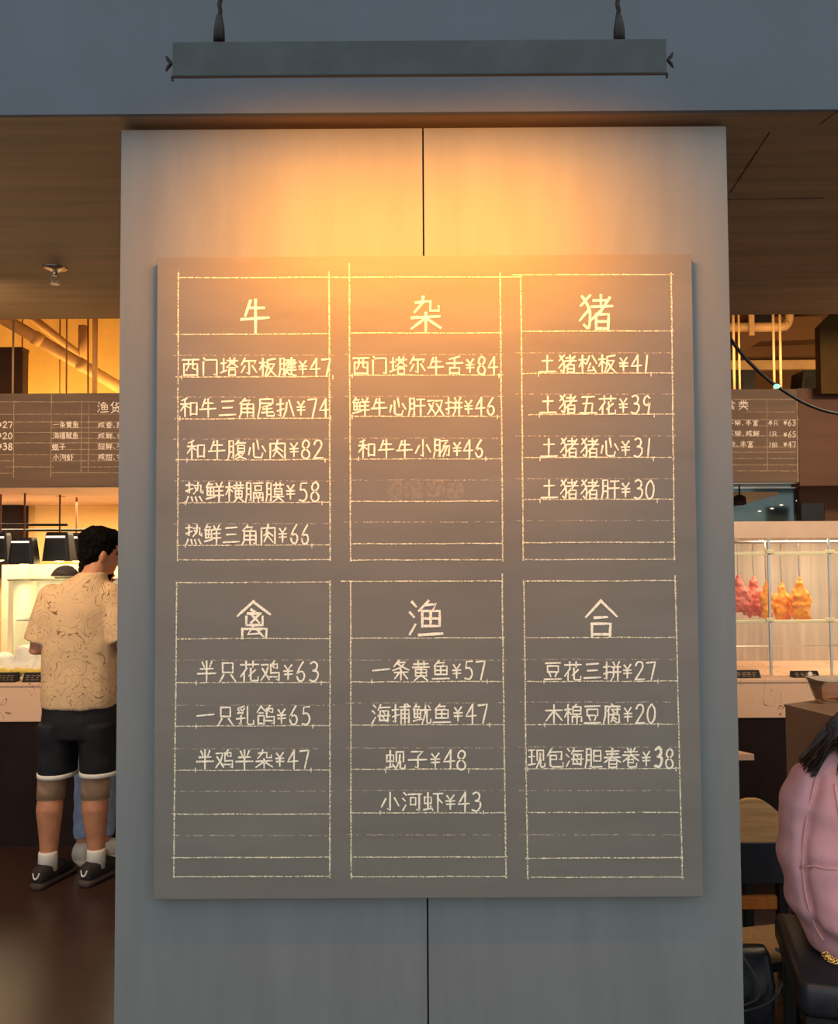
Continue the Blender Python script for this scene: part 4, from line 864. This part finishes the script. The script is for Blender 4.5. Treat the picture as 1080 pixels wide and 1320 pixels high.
# shirt
bm = bmesh.new()
hem = mx(104, 908)
loft(bm, [f.ring(mx(104, 909, .02), .180, .142), f.ring(mx(104, 890, .02), .184, .145), f.ring(mx(104, 850, .02), .180, .138), f.ring(mx(104, 815, .02), .183, .135), f.ring(mx(104, 798, .016), .185, .131), f.ring(mx(105, 784, .012), .185, .125), f.ring(mx(105, 773, .010), .178, .116), f.ring(mx(106, 764, .008), .160, .106), f.ring(mx(109, 756, .006), .130, .096), f.ring(mx(112, 749, .003), .102, .085), f.ring(mx(116, 743, .0), .078, .074), f.ring(mx(120, 737, .0), .060, .065)])
for S_, E_ in ((SLp, EL), (SRp, ER)):
    v = Vector; limb(bm, [f.L(*v(S_)), f.L(*v(S_).lerp(v(E_), .45)), f.L(*v(S_).lerp(v(E_), .86))], [.070, .074, .076], 18, False)
    blob(bm, f.L(*v(S_)), (.068, .070, .066))
tee = fuse(bm, 0.008, 5, (0.005, 11)); tee.normal_update()
for v in tee.verts:
    p = v.co; k = min(1, max(0.25, (1.35-p.z)*2.2)); v.co += v.normal*0.007*k*noise.noise(Vector((p.x*17+p.z*3, p.y*6, p.z*3.2)))
obj('tshirt', tee, M['tee'], man, True)
# shorts, hem bands, sleeves at the knee, socks, shoes
bm = bmesh.new()
loft(bm, [f.ring(mx(104, 948, .02), .170, .120), f.ring(mx(104, 925, .02), .182, .135), f.ring(mx(104, 903, .02), .178, .132)])
HB = []
for H_, K_, px0_, px1_, yb in ((LH, LK, 52, 97, 996), (RH, RK, 106, 153, 994)):
    c0 = mx((px0_+px1_)/2, yb, .03); w0 = (px1_-px0_)/2*PXS
    c1 = mx((px0_+px1_)/2+(2 if px0_ < 80 else -1), 930, .02)
    loft(bm, [f.ring(c0, w0, .105), f.ring(Vector(c0).lerp(Vector(c1), .5), w0*1.02, .112), f.ring(c1, w0*1.02, .125)])
    HB.append((c0, w0))
bm2 = fuse(bm, 0.008, 4, (0.006, 13)); sh = obj('shorts', bm2, M['shorts'], man, True)
for c0, w0 in HB:
    bm = bmesh.new(); c = Vector(c0); loft(bm, [f.ring(c+Vector((0, 0, dz)), w0*k, .105*k) for dz, k in ((-.010, 1.0), (-.009, 1.03), (.010, 1.03), (.011, 1.0))]); bmesh.ops.recalc_face_normals(bm, faces=bm.faces[:]); obj('hem_band', bm, M['whitecloth'], sh, True, 'white hem')
for H_, K_, A_, ky in ((LH, LK, LA, 1010), (RH, RK, RA, 1008)):
    v = Vector; k0 = v(K_)+v((0, -.002, .045)); k1 = v(K_).lerp(v(A_), .20)+v((0, -.010, 0))
    bm = bmesh.new(); limb(bm, [f.L(*k0), f.L(*k0.lerp(k1, .5)), f.L(*k1)], [.066, .0655, .0655], 20, False); obj('knee_sleeve', bm, M['beige'], man, True, 'beige knee sleeve')
    a0, a1 = v(A_)+v((0, 0, .055)), v(A_)+v((0, 0, -.035))
    bm = bmesh.new(); limb(bm, [f.L(*a0), f.L(*a0.lerp(a1, .12)), f.L(*a1)], [.041, .043, .045], 18, False); obj('sock', bm, M['whitecloth'], man, True, 'white ankle sock')
shoe(f, LA, -0.25, man, 'shoe', 'sole', 'whitecloth'); shoe(f, RA, -0.35, man, 'shoe', 'sole', 'whitecloth')

# --- woman in jeans, mostly behind the man and the pillar ------------------------------------------------
wY = 4.485
wl = PZ(120, 1105, 0.0); wl.x = P(122, 1000, wY).x; wl.y = wY
wo = thing('person', 'person in light blue jeans and white sneakers mostly hidden behind the man', 'person', wl)
f = Fig('woman', '', wl, 0.0)
def wx(px, z, y=0.0): return ((P(px, 700, wY+y)-wl).x, y, z)
LA, RA = wx(110, .10, -.07), wx(139, .10, -.05); LK, RK = wx(113, .46, 0), wx(138, .46, .01); LH, RH = wx(116, .80, 0), wx(136, .80, 0)
bm = bmesh.new()
loft(bm, [f.ring(wx(123, .72), .10, .07), f.ring(wx(123, .82), .14, .09), f.ring(wx(123, .95), .11, .08), f.ring(wx(123, 1.10), .125, .09), f.ring(wx(124, 1.22), .14, .08), f.ring(wx(125, 1.28), .06, .05)])
limb(bm, [f.L(*wx(125, 1.25)), f.L(*wx(126, 1.36, .01))], [.046, .044])
W, A = head(bm, f, wx(127, 1.43, .03), -0.5, 0, -0.15, 0.92)
for s in (-1, 1):
    S_ = Vector(wx(124, 1.22))+Vector((s*.14, 0, 0)); E_ = S_+Vector((s*.03, .03, -.26)); Wr = E_+Vector((-s*.06, .15, .02))
    limb(bm, [f.L(*S_), f.L(*E_), f.L(*Wr)], [.042, .034, .022]); hand(bm, f, Wr, (-s*.2, 1, 0), -s, (0, -.2, -1), 0.85)
for H_, K_, A_ in ((LH, LK, LA), (RH, RK, RA)):
    limb(bm, [f.L(*H_), f.L(*K_), f.L(*A_)], [.072, .048, .030]); limb(bm, [f.L(A_[0], A_[1]-.03, .05), f.L(A_[0], A_[1]+.11, .035)], [.03, .026])
body = obj('body', fuse(bm, 0.009, 4), M['skin'], wo, True); eyes(W, A, body, .92)
obj('hair', fuse(hair_cap(W, A, .93), 0.008, 2, (0.006, 38)), M['hair'], wo, True)
bm = bmesh.new(); loft(bm, [f.ring(wx(123, .80), .150, .105), f.ring(wx(123, .95), .140, .10), f.ring(wx(123, 1.12), .14, .10), f.ring(wx(124, 1.23), .145, .085), f.ring(wx(125, 1.285), .07, .062)])
for s in (-1, 1): S_ = Vector(wx(124, 1.22))+Vector((s*.13, 0, 0)); limb(bm, [f.L(*S_), f.L(*(S_+Vector((s*.03, .02, -.16))))], [.052, .055], 14, False)
obj('blouse', fuse(bm, 0.009, 4), M['whitecloth'], wo, True)
bm = bmesh.new(); loft(bm, [f.ring(wx(123, .74), .13, .095), f.ring(wx(123, .84), .148, .10), f.ring(wx(123, .90), .135, .095)])
for H_, K_, A_ in ((LH, LK, LA), (RH, RK, RA)):
    v = Vector; limb(bm, [f.L(*H_), f.L(*K_), f.L(*v(K_).lerp(v(A_), .7)), f.L(*(v(A_)+v((0, 0, .015))))], [.080, .056, .050, .042], 16, False)
obj('jeans', fuse(bm, 0.009, 3, (0.005, 22)), M['jeans'], wo, True)
shoe(f, LA, 0.1, wo, 'whitecloth', 'white', None, 0.95); shoe(f, RA, -0.9, wo, 'whitecloth', 'white', None, 0.95)

# --- cook bent over behind the case ------------------------------------------------
kY = 5.96
kl = Vector((P(92, 740, kY).x, kY, 0)); ck = thing('person', 'dark-haired cook behind the counter whose hair shows beside the man', 'person', kl)
f = Fig('cook', '', kl, PI); hz0 = P(90, 732, kY).z
bm = bmesh.new()
loft(bm, [f.ring((0, 0, .70), .12, .09), f.ring((0, 0, .88), .15, .10), f.ring((0, .02, 1.0), .14, .10), f.ring((0, .05, hz0-.38), .17, .10), f.ring((0, .06, hz0-.29), .15, .08), f.ring((0, .07, hz0-.25), .06, .05)])
limb(bm, [f.L(0, .07, hz0-.28), f.L(0, .09, hz0-.18)], [.05, .05])
W, A = head(bm, f, (0, .11, hz0-.125), 0, 0, -0.35)
for s in (-1, 1):
    S_ = Vector((s*.17, .05, hz0-.32)); E_ = S_+Vector((s*.04, .03, -.26)); Wr = E_+Vector((-s*.08, .20, .0))
    limb(bm, [f.L(*S_), f.L(*E_), f.L(*Wr)], [.05, .04, .026]); hand(bm, f, Wr, (-s*.2, 1, -.1), -s, (0, -.2, -1))
    limb(bm, [f.L(s*.08, 0, .78), f.L(s*.08, .02, .45), f.L(s*.08, 0, .08)], [.085, .06, .04]); limb(bm, [f.L(s*.08, -.03, .04), f.L(s*.08, .14, .035)], [.035, .03])
body = obj('body', fuse(bm, 0.009, 4), M['skin'], ck, True); eyes(W, A, body)
obj('hair', fuse(hair_cap(W, A), 0.008, 2), M['hair'], ck, True)
bm = bmesh.new(); loft(bm, [f.ring((0, 0, .60), .17, .13), f.ring((0, 0, .88), .17, .12), f.ring((0, .02, 1.0), .165, .12), f.ring((0, .05, hz0-.38), .185, .12), f.ring((0, .06, hz0-.28), .16, .09), f.ring((0, .07, hz0-.245), .075, .065)])
for s in (-1, 1): S_ = Vector((s*.17, .05, hz0-.32)); limb(bm, [f.L(*S_), f.L(*(S_+Vector((s*.04, .03, -.2))))], [.062, .064], 14, False)
obj('jacket', fuse(bm, 0.01, 4), M['shorts'], ck, True)

# --- seated person in pink, lower right ------------------------------------------------
sY = 2.45
zs = P(1060, 1216, sY).z                                            # seat height
sl_ = Vector((P(1112, 1200, sY).x, sY, 0)); se = thing('person', 'long-haired person in dusty pink seated back to camera on a black stool', 'person', sl_)
f = Fig('seated', '', sl_, -0.25)
q = sY/F_PX
def sx(px, py, y=0.0):
    p = P(px, py, sY) - sl_; v = f.M.to_3x3().inverted() @ p; return (v.x, y, p.z)
zz = lambda py: P(1080, py, sY).z
sh_z = zz(985)
bm = bmesh.new()
tor = [(zs+.02, .0, .128, .125), (zs+.09, -.02, .160, .135), (zz(1145), -.02, .182, .125), (zz(1085), -.005, .190, .120), (zz(1035), .02, .178, .108), (zz(1002), .045, .145, .085), (zz(978), .06, .08, .065)]
loft(bm, [f.ring((0, y, z), a, b) for z, y, a, b in tor])
limb(bm, [f.L(0, .06, sh_z-.02), f.L(.05, .10, sh_z+.08), f.L(.085, .13, sh_z+.12)], [.056, .050, .050])
W, A = head(bm, f, (.115, .16, sh_z+.19), -0.3, 0.30, -0.35)
for s in (-1, 1):
    S_ = Vector((s*.120, .07, zz(1026))); E_ = Vector((s*.130, .13, zz(1125))); Wr = Vector((s*.04, .27, zz(1112)))
    limb(bm, [f.L(*S_), f.L(*E_), f.L(*Wr)], [.052, .043, .027]); hand(bm, f, Wr, (-s*.2, 1, -.3), -s, (0, -.2, -1), .92)
    K_ = Vector((.03+s*.085, .44, zs+.03)); A_ = Vector((.03+s*.085, .42, .10)); 
    limb(bm, [f.L(s*.075, .03, zs+.085), f.L(*K_), f.L(.03+s*.085, .43, .30), f.L(*A_)], [.072, .055, .050, .036]); limb(bm, [f.L(A_.x, .40, .045), f.L(A_.x, .55, .035)], [.036, .03])
body = obj('body', fuse(bm, 0.009, 4), M['skin'], se, True); eyes(W, A, body)
# pink jacket: pleats pressed in with noise, sleeves to the wrist
bm = bmesh.new()
loft(bm, [f.ring((0, y, z), a+.030, b+.034) for z, y, a, b in [(zs-.005, .0, .118, .120)]+tor[1:6]]+[f.ring((0, .06, zz(972)), .085, .075)])
for s in (-1, 1):
    S_ = Vector((s*.118, .06, zz(1026))); E_ = Vector((s*.132, .12, zz(1125))); Wr = Vector((s*.05, .25, zz(1112)))
    limb(bm, [f.L(*S_), f.L(*S_.lerp(E_, .5)), f.L(*E_), f.L(*Wr)], [.066, .068, .064, .048], 16)
jk = fuse(bm, 0.009, 5)
jk.normal_update()
for v in jk.verts:
    p = v.co; k = math.sin(p.z*46+3*noise.noise(p*5))*0.5+noise.noise(Vector((p.x*9, p.y*9, p.z*16)))
    v.co += v.normal*0.0075*k
from mathutils.bvhtree import BVHTree
tree = BVHTree.FromBMesh(jk)
SEAM = [(1052, 1004), (1046, 1030), (1040, 1058), (1036, 1085), (1035, 1112), (1037, 1140), (1043, 1170), (1052, 1195)]
hits = [tree.ray_cast(CAM, ray(*p).normalized())[0] for p in SEAM]; Mi = f.M.inverted()
loc = [Mi @ h for h in hits if h]; loc = spline(loc, 6); loc = loc+[Vector((-p.x, p.y, p.z)) for p in loc]
yoke = [tree.ray_cast(CAM, ray(*p).normalized())[0] for p in ((1032, 1118), (1048, 1116), (1062, 1119), (1079, 1120), (1100, 1121), (1125, 1120))]
yk = spline([Mi @ h for h in yoke if h], 6)
jk.normal_update()
for v in jk.verts:                                                    # seams pull the cloth in, folds between them
    p = Mi @ v.co; d = min((p-q_).length for q_ in loc); d2 = min((p-q_).length for q_ in yk)
    fold = .004*math.sin(p.z*62+p.x*16+4*noise.noise(p*6))*max(0, 1-abs(p.z-zz(1130))/.22)
    v.co += v.normal*(fold-0.014*math.exp(-(d/.020)**2)-.007*math.exp(-(d2/.014)**2))
tree = BVHTree.FromBMesh(jk)
jo = obj('jacket', jk, M['pink'], se, True)
def onjacket(pxs, off=0.002):
    out = []
    for px, py in pxs:
        r = ray(px, py); h = tree.ray_cast(CAM, r.normalized())
        if h[0] is not None: out.append(h[0]+h[1]*off)
    return out
for line, wd, nm in (([(1052, 1004), (1046, 1030), (1040, 1058), (1036, 1085), (1035, 1112), (1037, 1140), (1043, 1170), (1052, 1195), (1062, 1212)], .0035, 'piping'),
                     ([(1032, 1118), (1048, 1116), (1062, 1119), (1079, 1120)], .003, 'yoke_seam'), ([(1076, 1012), (1079, 1030), (1083, 1052), (1092, 1080)], .004, 'centre_seam')):
    pts = onjacket(line)
    if len(pts) > 2:
        bm = bmesh.new(); tube(bm, spline(pts, 4), wd, 8); obj(nm, bm, M['pinkseam'], jo, True)
bm = bmesh.new()
for s in (-1, 1):
    limb(bm, [f.L(s*.075, .0, zs+.090), f.L(.03+s*.085, .44, zs+.03), f.L(.03+s*.085, .43, .30), f.L(.03+s*.085, .42, .14)], [.085, .072, .066, .060])
blob(bm, f.L(0, 0, zs+.075), (.150, .14, .085))
obj('trousers', fuse(bm, 0.01, 4), M['darkcloth'], se, True)
bm = hair_cap(W, A)
def onback(px, py, off=.012):
    r = ray(px, py); h = tree.ray_cast(CAM, r.normalized())
    return (h[0]+h[1]*off) if h[0] is not None else P(px, py, sY-.05)
bm = fuse(bm, 0.006, 1, (0.004, 60))
for i in range(230):                                                  # lock swept over the near shoulder, rest down the back
    u = random.uniform(-1, 1)
    if i < 130:
        w_ = (u+1)/2; s0 = W(-.07, -.05+.03*u, -.02+.03*u)
        e0 = onback(1030+20*w_+random.uniform(-3, 3), 984+18*w_+random.uniform(-12, 3), .006); m0 = onback(1064+10*w_+random.uniform(-2, 2), 936+36*w_, .014+.012*random.random()); pts = [s0, P(1092+4*w_, 906+38*w_, sY-.02), m0, e0]
    else:
        s0 = W(.075*u, -.085, .02); e0 = onback(1112+34*u, 1000+random.uniform(-30, 20)); pts = [s0, s0.lerp(e0, .5)+Vector((0, -.035*random.random(), 0)), e0]
    q_ = spline(pts, 6); n_ = len(q_); limb(bm, q_, [.0042*(1-.75*(k/(n_-1))**2) for k in range(n_)], 5)
obj('hair', bm, M['longhair'], se, True)
for s in (-1, 1): shoe(f, (.03+s*.085, .42, .1), 0, se, 'shoe', 'sole')

# ------------------------------------------------------------------ dining furniture on the right
def stool(name, label, c, w, d, z, m, group=None, th=0.075, yaw=0.0, legm='black'):
    t = thing(name, label, 'stool', (c[0], c[1], 0)); R = Matrix.Translation((c[0], c[1], 0)) @ Matrix.Rotation(yaw, 4, 'Z')
    obj('cushion', bx((-w/2, -d/2, z-th), (w/2, d/2, z), 0.022, R), M[m], t, True)
    obj('seat_base', bx((-w/2+.012, -d/2+.012, z-th-.03), (w/2-.012, d/2-.012, z-th), 0.004, R), M['blackmatte'], t)
    for sx_ in (-1, 1):
        for sy_ in (-1, 1): obj('leg', bx((sx_*(w/2-.035)-.016, sy_*(d/2-.035)-.016, 0), (sx_*(w/2-.035)+.016, sy_*(d/2-.035)+.016, z-th-.03), .003, R), M[legm], t)
    return t
c = P(1098, 1216, sY)
stool('padded_stool', 'black padded stool with the person in pink seated on it', (c.x+.02, sY-.02), .40, .46, zs-.012, 'leather', th=.09, yaw=-0.25)
# low tan woven stool behind the bag
c = P(997, 1180, 3.05); wz = P(997, 1180, 3.05).z
stool('woven_stool', 'stool with tan woven seat between the pillar and the person in pink', (P(990, 1196, 3.14).x, 3.125), .27, .21, P(990, 1198, 3.18).z, 'weave', th=.05, yaw=0.2)
# wooden chair with curved back
Yc = 3.25
ch = thing('dining_chair', 'oak chair with rounded backrest and black seat beside the pillar', 'chair', (P(985, 1100, Yc).x, Yc+.1, 0))
zt_, zm_ = P(985, 1030, Yc).z, P(985, 1086, Yc).z
xa_, xb_ = P(922, 1060, Yc).x, P(1018, 1060, Yc).x
bm = bmesh.new(); poly = []
for k in range(17):
    u = k/16; x = xa_+(xb_-xa_)*u; e = abs(u-.5)*2; poly.append(Vector((x, Yc, zt_-(zt_-zm_)*.62*max(0, (e-.10)/.90)**1.7)))
prism(bm, [Vector((xa_, Yc, zm_))]+poly+[Vector((xb_, Yc, zm_))], (0, 0.018, 0)); obj('backrest', bm, M['wood'], ch)
sz = P(985, 1094, Yc).z
obj('seat', bx((xa_-.01, Yc+.02, sz-.02-.06), (xb_+.01, Yc+.42, sz-.02), .018), M['leather'], ch, True)
obj('back_rail', bx((xa_, Yc+.001, sz-.13), (xb_, Yc+.02, zm_-.001), .004), M['leather'], ch)
for x in (xa_+.02, xb_-.02):
    for y in (Yc+.04, Yc+.38): obj('leg', bx((x-.018, y-.018, 0), (x+.018, y+.018, sz-.08), .003), M['black'], ch)
obj('stretcher', bx((xa_+.04, Yc+.03, P(985, 1177, Yc).z), (xb_-.04, Yc+.05, P(985, 1160, Yc).z), .003), M['amber'], ch, label='amber wood stretcher')
# table whose corner shows beside the pillar
Yt = 3.9; tz = PZ(960, 978, .77).z
tb = thing('dining_table', 'pale table whose pointed corner shows beside the pillar', 'table', (P(900, 978, Yt).x, Yt, 0))
tp = CAM+ray(972, 980)*((.72-1.6)/ray(972, 980).z)
poly = [tp, tp+Vector((-.30, .42, 0)), tp+Vector((-.9, .42, 0)), tp+Vector((-.9, -.005, 0))]
bm = bmesh.new(); prism(bm, poly, (0, 0, .025)); obj('tabletop', bm, M['peach'], tb)
cx_ = tp+Vector((-.5, .2, 0)); bm = bmesh.new(); tube(bm, [Vector((cx_.x, cx_.y, .015)), Vector((cx_.x, cx_.y, tp.z))], .035, 16); obj('pedestal', bm, M['black'], tb, True)
bm = bmesh.new(); lathe(bm, [(.21, 0), (.21, .012), (.05, .022), (.04, .03)], (cx_.x, cx_.y, 0)); obj('foot_plate', bm, M['black'], tb, True)
# brown box partition with a plastic bin on it
Yx = 3.75
A0 = P(1012, 908, Yx); B0 = PZ(1082, 925, A0.z)
pt = thing('booth_partition', 'brown board box standing behind the person in pink, plastic bin on top', 'partition', (A0.x+.3, Yx, 0))
dirx = (B0-A0); dirx.z = 0; dirx.normalize(); dep = Vector((.42, .22, 0))
F0, F1 = Vector((A0.x, A0.y, 0)), Vector((A0.x, A0.y, 0))+dirx*.75
prism_pts = [F0, F1, F1+dep, F0+dep]
bm = bmesh.new(); prism(bm, prism_pts, (0, 0, A0.z-.012)); obj('carcass', bm, M['boxbrown'], pt)
bm = bmesh.new(); ctr = sum(prism_pts, Vector())/4; prism(bm, [ctr+(p-ctr)*1.012+Vector((0, 0, A0.z-.012)) for p in prism_pts], (0, 0, .012)); obj('top_board', bm, M['boxbrown'], pt)
bc = P(1078, 918, Yx+.06); bz = A0.z
bn = thing('plastic_bin', 'clear plastic bin standing on the brown board box', 'bin', (bc.x, bc.y, bz))
w = (P(1108, 880, bc.y).x-P(1046, 880, bc.y).x)/2; h = P(1060, 880, bc.y).z-bz; h = max(.10, min(h, .2))
bm = bmesh.new(); rg = [ell((bc.x, bc.y, bz+z), (w*k, 0, 0), (0, w*k*.75, 0), 32, 6) for z, k in ((.001, .70), (.02, .78), (h, 1.0))]
rg += [ell((bc.x, bc.y, bz+z), (w*k, 0, 0), (0, w*k*.75, 0), 32, 6) for z, k in ((h, .965), (.024, .75), (.006, .68))]
loft(bm, rg); bmesh.ops.recalc_face_normals(bm, faces=bm.faces[:]); bo = obj('tub', bm, M['plastic'], bn, True)
bm = bmesh.new(); loft(bm, [ell((bc.x, bc.y, bz+z), (w*k, 0, 0), (0, w*k*.75, 0), 32, 6) for z, k in ((h-.006, 1.0), (h-.006, 1.05), (h+.002, 1.05), (h+.002, .98))]); bmesh.ops.recalc_face_normals(bm, faces=bm.faces[:]); obj('rim', bm, M['plastic'], bn, True)
# black handbag with a looped strap
Yh = 2.86
hb = thing('handbag', 'black handbag with a looped strap on the floor beside the pillar', 'bag', Vector((P(975, 1300, Yh).x, Yh+.05, 0)))
bm = bmesh.new(); zt2 = P(985, 1232, Yh).z; xb0, xb1 = P(930, 1290, Yh).x, P(1006, 1290, Yh).x
loft(bm, [ell(((xb0+xb1)/2, Yh+.07, z), ((xb1-xb0)/2*k, 0, 0), (0, .075*k2, 0), 28, 4) for z, k, k2 in ((.0015, .80, .9), (.015, .90, 1), (zt2*.55, 1.0, .9), (zt2*.9, .92, .5), (zt2, .80, .22))])
bmesh.ops.recalc_face_normals(bm, faces=bm.faces[:]); obj('bag_body', bm, M['leather'], hb, True)
for pts, r in (([(1001, 1224), (1015, 1233), (1013, 1255), (1003, 1278), (988, 1294), (960, 1303)], .0065), ([(957, 1232), (972, 1256), (980, 1272), (975, 1288), (958, 1296)], .0055)):
    bm = bmesh.new(); limb(bm, spline([P(x, y, Yh-.02) for x, y in pts], 6), [r]*(len(pts)*6-5), 10, True, 0.5); obj('strap', bm, M['strap'], hb, True)
# chain lying on the stool
cc = thing('chain_bracelet', 'pale gold chain lying on the black stool beside the person in pink', 'bracelet', P(1070, 1236, sY-.2))
cpts = [P(x, y, sY-.225) for x, y in ((1063, 1230), (1066, 1234), (1070, 1237), (1075, 1239), (1080, 1240), (1085, 1239))]
for i, p in enumerate(cpts):
    bm = bmesh.new(); r = .009; ring = [p+Vector((r*math.cos(t), .004*math.sin(2*t), r*.7*math.sin(t))) for t in [2*PI*k/16 for k in range(17)]]
    tube(bm, ring, .0022, 6); obj('link', bm, M['gold'], cc, True)
